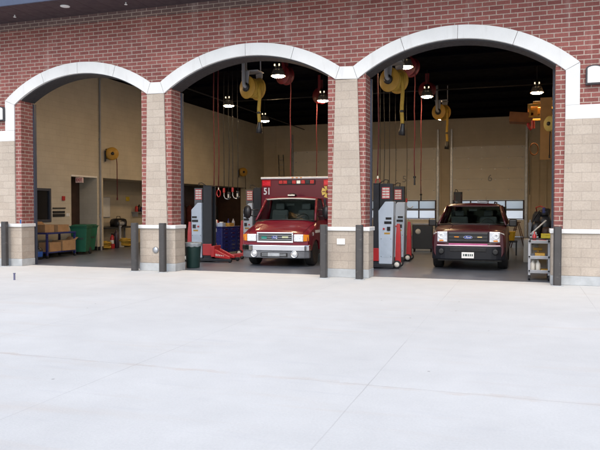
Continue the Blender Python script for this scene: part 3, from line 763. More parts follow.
# ------------------------------------------------------------------ the ambulance
A = thing('ambulance', 'red box ambulance numbered 51 parked in the middle bay', 'ambulance', (-6.69, 2.0, 0), R(2.5))
P = {.02: [(0, .48), (.80, .48), (.93, .50), (.965, .62), (.965, .80), (.94, .90), (.80, .94), (.55, .965), (0, .975)],
     .10: [(0, .46), (.85, .46), (.97, .48), (.99, .62), (.99, .84), (.965, .95), (.82, .99), (.55, 1.025), (0, 1.04)],
     .50: [(0, .44), (.90, .44), (1.0, .46), (1.01, .65), (1.01, .93), (.98, 1.06), (.84, 1.11), (.55, 1.155), (0, 1.175)],
     .98: [(0, .44), (.90, .44), (1.0, .46), (1.01, .65), (1.01, 1.02), (.985, 1.17), (.93, 1.25), (.60, 1.305), (0, 1.325)],
     1.25: [(0, .44), (.90, .44), (1.0, .46), (1.01, .65), (1.01, 1.05), (.99, 1.20), (.95, 1.30), (.60, 1.315), (0, 1.32)],
     2.22: [(0, .44), (.90, .44), (1.0, .46), (1.01, .65), (1.01, 1.05), (.99, 1.20), (.95, 1.30), (.60, 1.315), (0, 1.32)]}
ys = sorted(set([.02, .045, .10, .2, .3, .40, .5] + [.36 + .05 * k for k in range(18)] + [.98, 1.25, 1.6, 2.0, 2.22]))
cab = hull(ys, [(.78, .44)], .44, 'cab', AMBRED, A, lerp_profiles(P)); smooth_by_angle(cab, 42)
MB().box(-.9, .9, .35, 2.2, .30, .60).box(-.35, .35, 2.2, 6.6, .35, .50).build('chassis', CHAR, A)
for s_ in (-1, 1):
    MB().tube([(s_ * p_[6][0], y_, p_[6][1] + .001) for y_, p_ in ((.05, P[.10]), (.10, P[.10]), (.5, P[.50]), (.97, P[.98]))], .006, 5).build('hood_seam', BLKPL, A)
MB().box(-.52, .52, .02, .026, .982, .99).build('hood_lip', BLKPL, A)
# greenhouse: roof, pillars, glass
zb, zt, yb, yt = 1.315, 1.95, 1.0, 1.62
xb, xt = .925, .80
rf = MB().loft([[Vector((x * k, y, z)) for x, z in ((-.80, 0), (.80, 0), (.80, .02), (.70, .065), (0, .09), (-.70, .065), (-.80, .02))] for y, k, z in ()] or
     [[Vector((x * k, y, zt + z * h)) for x, z in ((-.82, 0), (.82, 0), (.83, .025), (.72, .07), (0, .095), (-.72, .07), (-.83, .025))] for y, k, h in ((1.56, .955, .35), (1.62, .985, .75), (1.72, 1.0, 1), (2.2, 1.01, 1))], True, True).build('cab_roof', AMBRED, A)
smooth_by_angle(rf, 45)
MB().tube([(-.79, 1.565, zt - .012), (-.4, 1.55, zt + .012), (0, 1.545, zt + .022), (.4, 1.55, zt + .012), (.79, 1.565, zt - .012)], .022, 8).build('roof_edge_glint', OFFW, A)  # sky reflection along the cab roof edge, modelled as a pale bar
def pillar(p0, p1, w, name='pillar'):
    return MB().tube([p0, p1], w, 6).build(name, AMBRED, A)
for s_ in (-1, 1):
    pillar((s_ * .925, .985, 1.30), (s_ * .795, 1.60, zt + .01), .036)
    pillar((s_ * .955, 2.16, 1.29), (s_ * .825, 2.16, zt + .01), .045)
    pillar((s_ * .945, 1.24, 1.30), (s_ * .845, 1.56, 1.72), .016, 'quarter_window_bar')
ws = quad_panel('windscreen', GLASS, A, [(-.905, .985, 1.315), (.905, .985, 1.315), (.775, 1.585, zt - .005), (-.775, 1.585, zt - .005)], .006)
MB().tube([(-.90, .975, 1.315), (-.5, .955, 1.325), (0, .945, 1.33), (.5, .955, 1.325), (.90, .975, 1.315)], .016, 6).build('windscreen_seal', BLKPL, A)
for s_ in (-1, 1):
    pts = [(s_ * .945, 1.02, 1.31), (s_ * .962, 2.12, 1.31), (s_ * .835, 2.12, zt - .02), (s_ * .815, 1.60, zt - .02)]
    quad_panel('side_window', GLASS, A, pts if s_ > 0 else pts[::-1], .005)
    # wipers
    MB().tube([(s_ * .12 + .2, .97, 1.335), (s_ * .3 + .25, 1.10, 1.455)], .008, 5).build('wiper', BLKPL, A)
# cab door with handle (side panels)
for s_ in (-1, 1):
    d = MB().box(min(s_ * 1.008, s_ * 1.018), max(s_ * 1.008, s_ * 1.018), 1.26, 2.12, .56, 1.09).build('cab_door', AMBRED, A, .008)
    MB().box(min(s_ * 1.02, s_ * 1.045), max(s_ * 1.02, s_ * 1.045), 1.92, 2.06, 1.0, 1.035).build('door_handle', BLKPL, d, .006)
    sb = MB(); xa, xb_ = sorted((s_ * 1.0195, s_ * 1.0225)); sb.box(xa, xb_, .62, 2.2, .955, 1.035)
    sb.build('white_stripe', WHITE, A)
    text('stripe_number', '51', .14, WHITE, A, (s_ * 1.013, .42, .93), (PI / 2, 0, s_ * PI / 2), sx=.9)
# interior
MB().box(-.88, .88, 1.02, 1.34, 1.05, 1.30).build('dashboard', CHAR, A, .05)
for s_ in (-.42, .42):
    se = MB().loft([[Vector((s_ + x * w, y, z)) for x, w in ((-1, .26), (1, .26))] + [Vector((s_ + x * w, y + .12, z)) for x, w in ((1, .26), (-1, .26))] for y, z in ((1.70, .9), (1.74, 1.45), (1.78, 1.62))], True, False).build('seat', SEATC, A, .05)
    MB().box(s_ - .14, s_ + .14, 1.76, 1.86, 1.62, 1.82).build('headrest', SEATC, se, .04)
MB().tube([(.42 + .19 * math.cos(2 * PI * k / 20), 1.40 + .07 * math.sin(2 * PI * k / 20), 1.33 + .17 * math.sin(2 * PI * k / 20)) for k in range(21)], .015, 6).build('steering_wheel', BLKPL, A)
MB().box(-.95, .95, 2.17, 2.2, 1.30, 1.95).build('cab_back_wall', CHAR, A)
MB().box(-.13, .13, 1.52, 1.56, 1.74, 1.81).build('rear_view_mirror', BLKPL, A, .01)
# grille
gz0, gz1 = .735, .955
gr = MB().box(-.50, .50, -.012, .03, gz0, gz1).build('grille', BLKPL, A)
MB().box(-.545, .545, -.035, .02, gz1 - .01, gz1 + .035).box(-.545, .545, -.035, .02, gz0 - .035, gz0 + .008).box(-.545, -.495, -.035, .02, gz0 + .009, gz1 - .011).box(.495, .545, -.035, .02, gz0 + .009, gz1 - .011).build('grille_frame', CHROME, gr, .012)
mb = MB()
for k in range(3): mb.box(-.495, .495, -.026, -.013, gz0 + .045 + k * .058, gz0 + .062 + k * .058)
mb.build('grille_bar', GREY, gr)
oval_badge(gr, 0, -.027, .845, .105, .045)
MB().box(-.40, -.24, -.034, -.027, .80, .87).build('grille_light', M('green_lens', (.02, .20, .16), .2), gr)
MB().box(.22, .40, -.034, -.027, .83, .875).build('grille_light', M('pale_lens', (.55, .58, .36), .2), gr)
for s_ in (-1, 1):
    hl = MB().box(min(s_ * .56, s_ * .84), max(s_ * .56, s_ * .84), -.03, .06, .725, .935).build('headlight', MIRR, A, .02)
    MB().box(min(s_ * .575, s_ * .825), max(s_ * .575, s_ * .825), -.036, -.029, .74, .92).build('headlight_lens', MIRR2, hl, .02)
    MB().loft([[(s_ * .845, -.028, .735), (s_ * .845, -.028, .93), (s_ * .845, .06, .93), (s_ * .845, .06, .735)], [(s_ * .985, .04, .745), (s_ * .985, .04, .92), (s_ * .985, .10, .92), (s_ * .985, .10, .745)]], True, False).build('turn_signal', AMBER, A, .008)
# bumper
def bump_ring(z0, z1, y0, d, hw):
    pts = []
    for k in range(17):
        x = -hw + 2 * hw * k / 16; u = abs(x) / hw
        pts.append((x, y0 + (u ** 6) * .16))
    f = [(x, y) for x, y in pts]; b = [(x, y + d) for x, y in pts[::-1]]
    return f + b
bm_ = MB().prism(bump_ring(0, 0, -.13, .16, 1.01), 'z', .46, .635).build('bumper', CHROME, A, .025, 3)
MB().prism(bump_ring(0, 0, -.10, .14, 1.0), 'z', .255, .465).build('bumper_valance', M('silver_grey_plastic', (.13, .137, .152), .4), A, .03, 3)
MB().box(-.40, .40, -.115, -.09, .30, .41).build('valance_slot', BLKPL, A)
MB().box(-.36, .36, -.124, -.114, .33, .345).box(-.36, .36, -.124, -.114, .37, .385).box(-.17, .17, -.13, -.12, .315, .405).build('valance_grid', GALV, A)
for s_ in (-1, 1):
    fl = MB().lathe([(.10, 0), (.105, .02), (.085, .03), (.08, .015)], (s_ * .60, -.095, .375), (0, -1, 0), 24).build('fog_light', CHROME, A)
    MB().lathe([(.08, .016), (.05, .026), (.01, .03)], (s_ * .60, -.095, .375), (0, -1, 0), 20).build('fog_lens', MIRR, fl)
    mr = MB().loft([[Vector((s_ * (1.24 + .115 * math.cos(2 * PI * k / 16)), y, 1.56 + zr * math.sin(2 * PI * k / 16))) for k in range(16)] for y, zr in ((1.02, .19), (1.06, .21), (1.14, .20))], True, True).build('wing_mirror', BLKPL, A)
    MB().tube([(s_ * .97, 1.16, 1.42), (s_ * 1.15, 1.10, 1.45)], .018).build('mirror_arm', BLKPL, mr)
    MB().tube([(s_ * .93, 1.2, 1.62), (s_ * 1.15, 1.10, 1.62)], .016).build('mirror_arm', BLKPL, mr)
    wheel(A, s_ * .86, .78, .385, .235, s_, OFFW if False else BRIM, 8, RED)
    wheel(A, s_ * .98, 4.95, .385, .225, s_); wheel(A, s_ * .72, 4.95, .385, .225, s_)
# patient module
mo = MB().box(-1.20, 1.20, 2.21, 6.6, .52, 2.60).build('module', AMBRED, A, .045, 3)
MB().box(-1.215, 1.215, 2.195, 6.615, 2.595, 2.665).build('module_rim', WHITE, A, .02)
MB().box(-.60, .60, 2.165, 2.21, 2.415, 2.565).build('lightbar_frame', BLKPL, A, .01)
for k, m_ in enumerate((REDL, REDL, BLKPL, REDL, MIRR, REDL, BLKPL, REDL)):
    MB().box(-.585 + k * .147, -.455 + k * .147, 2.145, 2.166, 2.44, 2.545).build('warning_light', m_, A, .008)
for s_ in (-1, 1):
    fr = MB().box(s_ * 1.015 - .145, s_ * 1.015 + .145, 2.185, 2.21, 2.36, 2.56).build('corner_light', REDL, A, .012)
    MB().box(s_ * 1.015 - .125, s_ * 1.015 + .125, 2.176, 2.186, 2.40, 2.52).build('corner_lens', M('bright_red_lens', (.8, .03, .05), .12, var=.25, scale=30), fr, .008)
for k in (-1, 0, 1): MB().box(k * .14 - .03, k * .14 + .03, 2.18, 2.195, 2.615, 2.645).build('marker_light', AMBER, A)
MB().lathe([(.14, 0), (.13, .05), (.08, .085), (.01, .10)], (.0, 1.72, 2.035), n=20).build('roof_beacon', BLKPL, A)
MB().box(-.11, .11, 1.58, 1.62, 2.05, 2.09).build('beacon_strip', MIRR, A)
text('number_51', '51', .30, WHITE, A, (-.995, 2.205, 2.20), sx=.82, bold=.006)
# gold fire cross
mb = MB(); c = (1.0, 2.20)
def petal(a):
    pts = []
    for u, v in ((.045, .02), (.12, .17), (0, .20), (-.12, .17), (-.045, .02)):
        pts.append((1.0 + u * math.cos(a) - v * math.sin(a), 2.19 + u * math.sin(a) + v * math.cos(a)))
    return pts
for k in range(4): mb.prism(petal(k * PI / 2), 'y', 2.203, 2.2085)
mb.lathe([(.085, 0), (.08, .008), (.01, .01)], (1.0, 2.205, 2.19), (0, -1, 0))
gc = mb.build('fire_cross', GOLD, A)
mb = MB().lathe([(.052, .0), (.05, .003), (.01, .003)], (1.0, 2.195, 2.19), (0, -1, 0))
mb.box(.985, 1.015, 2.19, 2.2025, 2.27, 2.37).box(.985, 1.015, 2.19, 2.2025, 2.01, 2.11).box(1.08, 1.17, 2.19, 2.2025, 2.178, 2.202).box(.83, .92, 2.19, 2.2025, 2.178, 2.202)
mb.build('cross_detail', AMBRED, gc)
for s_ in (-1, 1):
    for y0, y1, z0, z1 in ((2.35, 3.2, .7, 2.3), (3.3, 4.2, .7, 2.3), (5.5, 6.4, .7, 2.3)):
        xa, xb_ = sorted((s_ * 1.2, s_ * 1.212)); dd = MB().box(xa, xb_, y0, y1, z0, z1).build('module_door', AMBRED, A, .006)
        xa, xb_ = sorted((s_ * 1.214, s_ * 1.24)); MB().box(xa, xb_, y1 - .16, y1 - .06, 1.3, 1.38).build('door_handle', CHROME, dd)
    xa, xb_ = sorted((s_ * 1.2125, s_ * 1.2165)); MB().box(xa, xb_, 2.26, 6.55, .96, 1.14).build('module_stripe', WHITE, A)
MB().box(-1.1, 1.1, 6.62, 6.95, .42, .52).build('rear_step', GALV, A, .01)

# ------------------------------------------------------------------ the maroon truck
X = thing('sport_utility_vehicle', 'maroon command truck with black grille parked in the right bay', 'truck', (-1.385, 2.55, 0), R(.5))
P = {.00: [(0, .30), (.70, .32), (.84, .36), (.90, .50), (.90, .72), (.88, .95), (.80, 1.03), (.55, 1.065), (0, 1.075)],
     .12: [(0, .28), (.80, .30), (.94, .36), (.965, .52), (.965, .78), (.94, .98), (.86, 1.06), (.60, 1.10), (0, 1.115)],
     .60: [(0, .28), (.90, .30), (.975, .36), (1.0, .52), (1.0, .82), (.985, 1.00), (.93, 1.085), (.66, 1.135), (0, 1.155)],
     1.30: [(0, .28), (.90, .30), (.975, .36), (1.0, .52), (1.0, .85), (.99, 1.05), (.95, 1.15), (.70, 1.20), (0, 1.215)],
     1.50: [(0, .28), (.90, .30), (.975, .36), (1.0, .52), (1.0, .85), (.99, 1.07), (.955, 1.17), (.70, 1.20), (0, 1.205)],
     5.0: [(0, .32), (.88, .34), (.96, .40), (.99, .55), (.99, .88), (.98, 1.08), (.95, 1.18), (.70, 1.20), (0, 1.205)],
     5.25: [(0, .40), (.80, .42), (.90, .48), (.93, .60), (.93, .88), (.92, 1.05), (.88, 1.14), (.6, 1.17), (0, 1.18)]}
ys = sorted(set([0, .03, .07, .12, .25, .4, .6, 1.3, 1.5, 2, 2.6, 3.0, 3.4, 5.0, 5.12, 5.25] + [.48 + .05 * k for k in range(20)] + [3.5 + .05 * k for k in range(20)]))
body = hull(ys, [(.95, .46), (3.97, .46)], .28, 'body', EXPRED, X, lerp_profiles(P)); smooth_by_angle(body, 40)
MB().box(-.85, .85, .5, 4.9, .22, .55).build('chassis', CHAR, X)
for s_ in (-1, 1):
    MB().tube([(s_ * p_[6][0], y_, p_[6][1] + .001) for y_, p_ in ((.12, P[.12]), (.6, P[.60]), (1.28, P[1.30]))], .006, 5).build('hood_seam', BLKPL, X)
    MB().tube([(s_ * .50, y_, z_) for y_, z_ in ((.12, 1.104), (.6, 1.141), (1.25, 1.205))], .010, 6).build('hood_crease', EXPRED, X)
zt2 = 1.72
rf = MB().loft([[Vector((x * k, y, zt2 + z * h)) for x, z in ((-.76, 0), (.76, 0), (.775, .03), (.66, .085), (0, .11), (-.66, .085), (-.775, .03))] for y, k, h in ((2.0, .95, .35), (2.08, .985, .8), (2.25, 1.0, 1), (4.6, 1.0, 1), (5.0, .97, .8), (5.08, .95, .3))], True, True).build('roof', EXPRED, X)
smooth_by_angle(rf, 45)
for s_ in (-1, 1):
    for p0, p1, w_ in (((s_ * .935, 1.34, 1.185), (s_ * .755, 2.06, zt2 + .02), .034), ((s_ * .95, 2.55, 1.18), (s_ * .77, 2.62, zt2 + .02), .035), ((s_ * .95, 3.6, 1.18), (s_ * .77, 3.6, zt2 + .02), .04), ((s_ * .93, 5.08, 1.18), (s_ * .74, 4.95, zt2 + .02), .06)):
        MB().tube([p0, p1], w_, 6).build('pillar', EXPRED, X)
    pts = [(s_ * .950, 1.42, 1.19), (s_ * .950, 5.0, 1.19), (s_ * .775, 4.9, zt2 + .01), (s_ * .775, 2.06, zt2 + .01)]
    quad_panel('side_window', GLASS, X, pts if s_ > 0 else pts[::-1], .005)
    MB().tube([(s_ * .60, 2.35, 1.855), (s_ * .60, 4.5, 1.855)], .016).cyl((s_ * .6, 2.4, 1.80), (s_ * .6, 2.4, 1.855), .02).cyl((s_ * .6, 4.45, 1.80), (s_ * .6, 4.45, 1.855), .02).build('roof_rail', BLKPL, X)
quad_panel('windscreen', GLASS, X, [(-.90, 1.335, 1.205), (.90, 1.335, 1.205), (.735, 2.03, zt2 + .01), (-.735, 2.03, zt2 + .01)], .006)
MB().box(-.90, .90, 4.93, 4.96, 1.2, 1.72).build('rear_glass', DKPANE, X)
MB().tube([(-.92, 1.32, 1.205), (-.5, 1.27, 1.215), (0, 1.255, 1.222), (.5, 1.27, 1.215), (.92, 1.32, 1.205)], .02, 6).build('cowl', BLKPL, X)
for s_ in (0, 1): MB().tube([(-.65 + s_ * .75, 1.30, 1.23), (-.15 + s_ * .75, 1.40, 1.275)], .008, 5).build('wiper', BLKPL, X)
MB().box(-.88, .88, 1.42, 1.80, 1.0, 1.20).build('dashboard', CHAR, X, .05)
for s_ in (-.42, .42):
    se = MB().box(s_ - .25, s_ + .25, 2.35, 2.50, .8, 1.42).build('seat', SEATC, X, .05)
    MB().box(s_ - .13, s_ + .13, 2.40, 2.49, 1.43, 1.60).build('headrest', SEATC, se, .03)
MB().tube([(.42 + .18 * math.cos(2 * PI * k / 20), 1.86 + .07 * math.sin(2 * PI * k / 20), 1.21 + .16 * math.sin(2 * PI * k / 20)) for k in range(21)], .015, 6).build('steering_wheel', BLKPL, X)
MB().box(-.12, .12, 1.96, 2.0, 1.58, 1.65).build('rear_view_mirror', BLKPL, X, .01)
# nose
gr = MB().box(-.52, .52, -.02, .06, .755, 1.035).build('grille', BLKPL, X, .02)
mb = MB()
for k in range(3): mb.box(-.505, .505, -.045, -.021, .785 + k * .09, .825 + k * .09)
mb.box(-.53, -.506, -.04, .02, .75, 1.04).box(.506, .53, -.04, .02, .75, 1.04)
mb.build('grille_bar', CHAR, gr, .008)
oval_badge(gr, 0, -.046, .90, .12, .05)
for s_ in (-1, 1):
    MB().box(s_ * .30 - .06, s_ * .30 + .06, -.053, -.046, .895, .92).build('grille_light', AMBER if s_ < 0 else M('pale_amber', (.7, .5, .2), .2), gr)
    hl = MB().loft([[(s_ * .545, -.03, .765), (s_ * .545, -.03, 1.05), (s_ * .545, .10, 1.05), (s_ * .545, .10, .765)], [(s_ * .80, -.01, .77), (s_ * .80, -.01, 1.045), (s_ * .80, .12, 1.045), (s_ * .80, .12, .77)], [(s_ * .925, .075, .80), (s_ * .925, .075, 1.0), (s_ * .925, .2, 1.0), (s_ * .925, .2, .80)]], True, False).build('headlight', MIRR, X, .015)
    MB().lathe([(.09, 0), (.08, .006), (.05, .002), (.01, -.004)], (s_ * .71, -.018, .935), (0, -1, 0)).build('headlight_reflector', MIRR2, hl)
    MB().box(s_ * .70 - .06, s_ * .70 + .06, -.022, .03, .785, .83).build('turn_signal', AMBER, X, .006)
    MB().lathe([(.075, 0), (.08, .012), (.06, .02), (.01, .012)], (s_ * .70, -.075, .52), (0, -1, 0), 20).build('fog_light', BLKPL, X)
    mr = MB().box(s_ * 1.13 - .11, s_ * 1.13 + .11, 1.50, 1.64, 1.15, 1.36).build('wing_mirror', BLKPL, X, .035, 3)
    MB().box(min(s_ * .95, s_ * 1.04), max(s_ * .95, s_ * 1.04), 1.54, 1.62, 1.16, 1.22).build('mirror_arm', BLKPL, mr, .01)
    wheel(X, s_ * .87, .95, .40, .26, s_, BRIM, 6); wheel(X, s_ * .87, 3.97, .40, .26, s_, BRIM, 6)
    for y0, y1 in ((1.55, 2.55), (2.6, 3.45)):
        xa, xb_ = sorted((s_ * .998, s_ * 1.008)); dd = MB().box(xa, xb_, y0, y1, .5, .98).build('door', EXPRED, X, .006)
        xa, xb_ = sorted((s_ * 1.009, s_ * 1.035)); MB().box(xa, xb_, y1 - .25, y1 - .1, .88, .92).build('door_handle', BLKPL, dd, .005)
def bring(y0, d, hw, cur): 
    pts = [(-hw + 2 * hw * k / 16, y0 + (abs(-1 + k / 8) ** 5) * cur) for k in range(17)]
    return pts + [(x, y + d) for x, y in pts[::-1]]
MB().prism(bring(-.10, .2, .96, .18), 'z', .30, .66).build('bumper', M('truck_bumper_plastic', (.008, .009, .013), .42, spec=.3), X, .03, 3)
MB().prism(bring(-.085, .18, .95, .17), 'z', .662, .745).build('bumper_top', EXPRED, X, .015)
MB().prism(bring(-.0925, .05, .92, .155), 'z', .668, .697).build('reflective_stripe', PINK, X)
MB().box(-.50, .50, -.097, -.086, .70, .735).build('stripe_centre', M('magenta_stripe', (.50, .08, .25), .35), X)
MB().box(-.47, .47, -.118, -.09, .52, .63).build('lower_intake', BLACK, X, .01)
MB().box(-.45, .45, -.124, -.118, .555, .565).box(-.45, .45, -.124, -.118, .59, .60).build('intake_bar', CHAR, X)
pl = MB().box(-.16, .16, -.135, -.122, .345, .505).build('licence_plate', WHITE, X, .006)
MB().box(-.12, -.09, -.138, -.135, .40, .46).box(-.07, -.02, -.138, -.135, .40, .46).box(.0, .03, -.138, -.135, .40, .46).box(.05, .08, -.138, -.135, .40, .46).box(.10, .13, -.138, -.135, .40, .46).build('plate_characters', DGREEN, pl)
MB().box(.15, .42, 2.30, 2.42, 1.828, 1.87).cyl((.12, 2.36, 1.83), (.12, 2.36, 1.93), .015).build('roof_light', GREY, X, .01)
MB().box(-.56, -.46, 2.25, 2.35, 1.82, 1.885).build('roof_marker', BLKPL, X, .01)
MB().tube([(.36, 2.5, 1.84), (.34, 2.6, 2.0)], .006, 5).build('antenna', BLKPL, X)

# ------------------------------------------------------------------ left bay clutter
def trash_cart(loc, rz, lab, open_lid=False):
    t = thing('wheeled_bin', lab, 'bin', loc, rz, 'green wheeled bins by the recessed door')
    MB().loft([[Vector((x * w, y * d, z)) for x, y in ((-1, -1), (1, -1), (1, 1), (-1, 1))] for z, w, d in ((.10, .22, .24), (.93, .29, .33), (.97, .31, .35), (1.0, .31, .35))], True, False).build('tub', GREEN, t, .02)
    MB().box(-.32, .32, -.38, .36, 1.003, 1.03).box(-.27, .27, -.30, .30, 1.03, 1.065).box(-.25, .25, .36, .44, .98, 1.02).build('lid', GREEN, t, .015)
    for s_ in (-1, 1): MB().lathe([(.02, -.03), (.12, -.03), (.13, -.015), (.13, .015), (.12, .03), (.02, .03)], (s_ * .23, .26, .13), (1, 0, 0), 18).build('wheel', BLACK, t)
    MB().box(-.16, .16, -.292, -.285, .55, .75, Matrix.Rotation(R(-6), 3, 'X')).build('panel_mark', DGREEN, t)
    return t
bn = trash_cart((-15.08, 4.45, 0), R(20), 'green wheeled bin standing in front of the dark open doorway, the nearer one')
dup(bn, (-15.46, 5.2, 0), R(85), 'green wheeled bin partly hidden behind the cart, nearer the wall plates')
ct = thing('storage_cart', 'dark blue steel cart loaded with cardboard boxes under the window', 'cart', (-15.2, 3.1, 0), R(90))
MB().box(-.75, .75, -.36, .36, .80, .86).build('upper_shelf', BLUE, ct, .01)
MB().box(-.75, .75, -.36, .36, .17, .22).build('lower_shelf', BLUE, ct, .01)
for sx in (-.71, .71):
    for sy in (-.32, .32):
        MB().box(sx - .03, sx + .03, sy - .03, sy + .03, .10, .84).build('leg', BLUE, ct)
        MB().lathe([(.01, -.02), (.05, -.02), (.05, .02), (.01, .02)], (sx, sy, .053), (1, 0, 0), 14).build('caster', BLACK, ct)
def carton(loc, sx, sy, sz, rz, lab, flap=True):
    t = thing('cardboard_box', lab, 'box', loc, rz, 'cardboard boxes on the cart')
    MB().box(-sx / 2, sx / 2, -sy / 2, sy / 2, 0, sz).build('carton', CARD, t, .004)
    MB().box(-sx / 2 + .003, sx / 2 - .003, -.03, .03, sz, sz + .002).build('tape', M('packing_tape', (.45, .33, .18), .3), t)
    if flap: MB().box(-sx / 2, sx / 2, sy / 2 - .006, sy / 2 + .16, sz - .006, sz, Matrix.Rotation(R(35), 3, 'X'), (0, sy / 2, sz)).build('flap', CARD, t)
    return t
carton((-15.15, 2.62, .862), .40, .42, .26, R(84), 'cardboard box on top of the blue cart, nearest the brick jamb')
carton((-15.10, 3.25, .862), .38, .62, .24, R(4), 'long cardboard box on top of the blue cart, nearest the green bins', False)
carton((-15.05, 2.75, .222), .42, .60, .30, R(3), 'cardboard box on the lower shelf of the blue cart, nearer end', False)
carton((-15.02, 3.42, .222), .46, .62, .34, R(-5), 'open cardboard box on the lower shelf of the blue cart, beside the green bin')
bk = thing('plastic_jug', 'dark jug with blue label standing on the floor by the left brick jamb', 'jug', (-14.95, 2.05, 0))
MB().lathe([(.13, 0), (.14, .02), (.14, .30), (.11, .36), (.04, .40), (.04, .44), (.01, .445)], (0, 0, .003), n=20).build('jug_body', BLKPL, bk)
MB().lathe([(.142, .09), (.143, .10), (.143, .25), (.142, .26)], (0, 0, 0), n=20).build('jug_label', M('label_blue', (.02, .10, .42), .4), bk)
tag(MB().box(0, .05, -.07, .07, -.08, .08).build('fire_alarm', RED, None, .01, loc=(LW, 4.38, 2.02)), 'small red fire alarm box on the left wall between window and doorway', 'alarm')
pb = thing('wall_plates', 'two black wall slots under a thin black bar between window and doorway', 'wall slots', (LW, 4.15, 1.45))
MB().box(0, .03, -.34, .30, .035, .115).box(0, .03, -.34, .30, -.09, .01).build('slot', BLKPL, pb, .004)
MB().box(0, .04, -.34, .33, .20, .235).build('bar', BLKPL, pb)
tag(MB().box(0, .02, -.07, .0, -.06, .06).box(0, .02, .03, .10, -.06, .06).build('switch_plate', WHITE, None, .004, loc=(LW, 4.62, 1.42)), 'pair of white switch plates right of the black wall slots', 'switch')
ex = thing('exit_sign', 'white exit sign with red letters over the dark doorway', 'exit sign', (LW + .12, 5.17, 2.71))
MB().box(-.16, .16, -.025, .025, -.10, .10).box(-.02, .02, -.02, .02, .10, .13).build('sign_box', M('exit_face', (.75, .55, .52), .4), ex, .006)
text('sign_lettering', 'EXIT', .15, RED, ex, (0, -.027, 0), sx=.85, bold=.003)
# alcove workbench and things on it
wb = thing('workbench', 'dark topped workbench in the alcove of the left wall', 'workbench', (-17.1, 9.2, 0))
MB().box(-.36, .40, -1.3, 1.6, .78, .84).build('bench_top', CHAR, wb, .008)
for sx in (-.3, .34):
    for sy in (-1.22, 1.5): MB().box(sx - .035, sx + .035, sy - .035, sy + .035, .004, .78).build('leg', GREY, wb)
MB().box(-.3, .34, -1.2, 1.5, .2, .23).build('shelf', GREY, wb)
tag(MB().box(0, .03, 0, .72, 0, .90).mat(1).box(.03, .034, .03, .69, .03, .87).build('whiteboard', [GALV, PAPER], None, loc=(-17.497, 8.97, 1.24)), 'small whiteboard on the alcove wall above the workbench', 'whiteboard')
bg = thing('tool_bag', 'black tool bag on the workbench in the alcove', 'bag', (-16.95, 9.55, .842))
MB().loft([[Vector((x * w, y * d, z)) for x, y in ((-1, -.8), (-.8, -1), (.8, -1), (1, -.8), (1, .8), (.8, 1), (-.8, 1), (-1, .8))] for z, w, d in ((0, .22, .36), (.2, .24, .38), (.32, .20, .34), (.36, .08, .28))], True, True).build('bag_body', BLKPL, bg)
MB().tube([(0, -.15, .34), (0, -.12, .45), (0, .12, .45), (0, .15, .34)], .015, 6).build('bag_handle', BLKPL, bg)
tag(MB().box(0, .03, -.13, .13, -.10, .10).build('yellow_notice', M('notice_yellow', (.70, .52, .05), .5), None, loc=(-17.5, 11.1, 2.08)), 'yellow notice on the alcove wall right of the whiteboard', 'notice')
fe = thing('fire_extinguisher', 'red fire extinguisher with white label on the floor under the workbench', 'extinguisher', (-15.95, 7.62, .003))
MB().lathe([(.085, 0), (.095, .02), (.095, .42), (.07, .50), (.035, .54), (.035, .57), (.01, .57)], (0, 0, 0), n=20).build('cylinder', RED, fe)
MB().box(-.05, .06, -.02, .02, .57, .62).tube([(.04, 0, .58), (.12, -.03, .5), (.12, -.03, .2)], .014, 6).build('valve', BLKPL, fe)
MB().lathe([(.0955, .20), (.097, .21), (.097, .34), (.0955, .35)], (0, 0, 0), n=20).build('label', OFFW, fe)
tag(MB().lathe([(.09, 0), (.11, .02), (.11, .60), (.06, .68), (.04, .70), (.04, .76), (.01, .76)], (0, 0, 0), n=18).build('gas_cylinder', M('plum_paint', (.035, .02, .035), .4), None, loc=(-15.98, 7.95, .003)), 'dark plum gas cylinder standing beside the red extinguisher', 'gas cylinder')
def coil(loc, lab, mat, r0=.28, n=5):
    random.seed(n * 7); pts = []
    for k in range(n * 18):
        a = 2 * PI * k / 18; rr = r0 + random.uniform(-.03, .03) + .04 * math.sin(k * .37)
        pts.append((rr * math.cos(a) + .05 * math.sin(k * .11), rr * math.sin(a), .035 + .055 * (k / 18) + .015 * math.sin(k)))
    return tag(MB().tube(pts, .032, 7).build('coiled_hose', mat, None, loc=loc), lab, 'hose', 'coiled yellow hoses')
coil((-16.15, 7.2, .003), 'coiled yellow hose on the floor left of the red extinguisher', YELHOSE)
coil((-16.3, 8.9, .003), 'coiled yellow hose on the floor right of the gas cylinder', YELHOSE, .3, 6)
vz = thing('pedestal_grinder', 'grey pedestal grinder standing right of the workbench', 'grinder', (-16.25, 8.62, .003))
MB().lathe([(.18, 0), (.18, .03), (.06, .06), (.05, .85), (.09, .9), (.01, .91)], (0, 0, 0)).build('pedestal', GREY, vz)
MB().cyl((0, -.2, 1.0), (0, .2, 1.0), .09).build('motor', GREY, vz)
for s_ in (-1, 1): MB().lathe([(.01, -.025), (.13, -.025), (.13, .025), (.01, .025)], (0, s_ * .24, 1.0), (0, 1, 0), 20).build('grinding_wheel', CHAR, vz)
sh = thing('wall_shelf', 'grey wall shelf at the right side of the alcove view', 'shelf', (-17.5, 11.9, 1.45))
MB().box(0, .35, -.5, .7, 0, .03).build('shelf_board', GREY, sh)
for sy in (-.4, .6): MB().box(0, .3, sy, sy + .03, -.2, 0).build('shelf_bracket', GREY, sh)
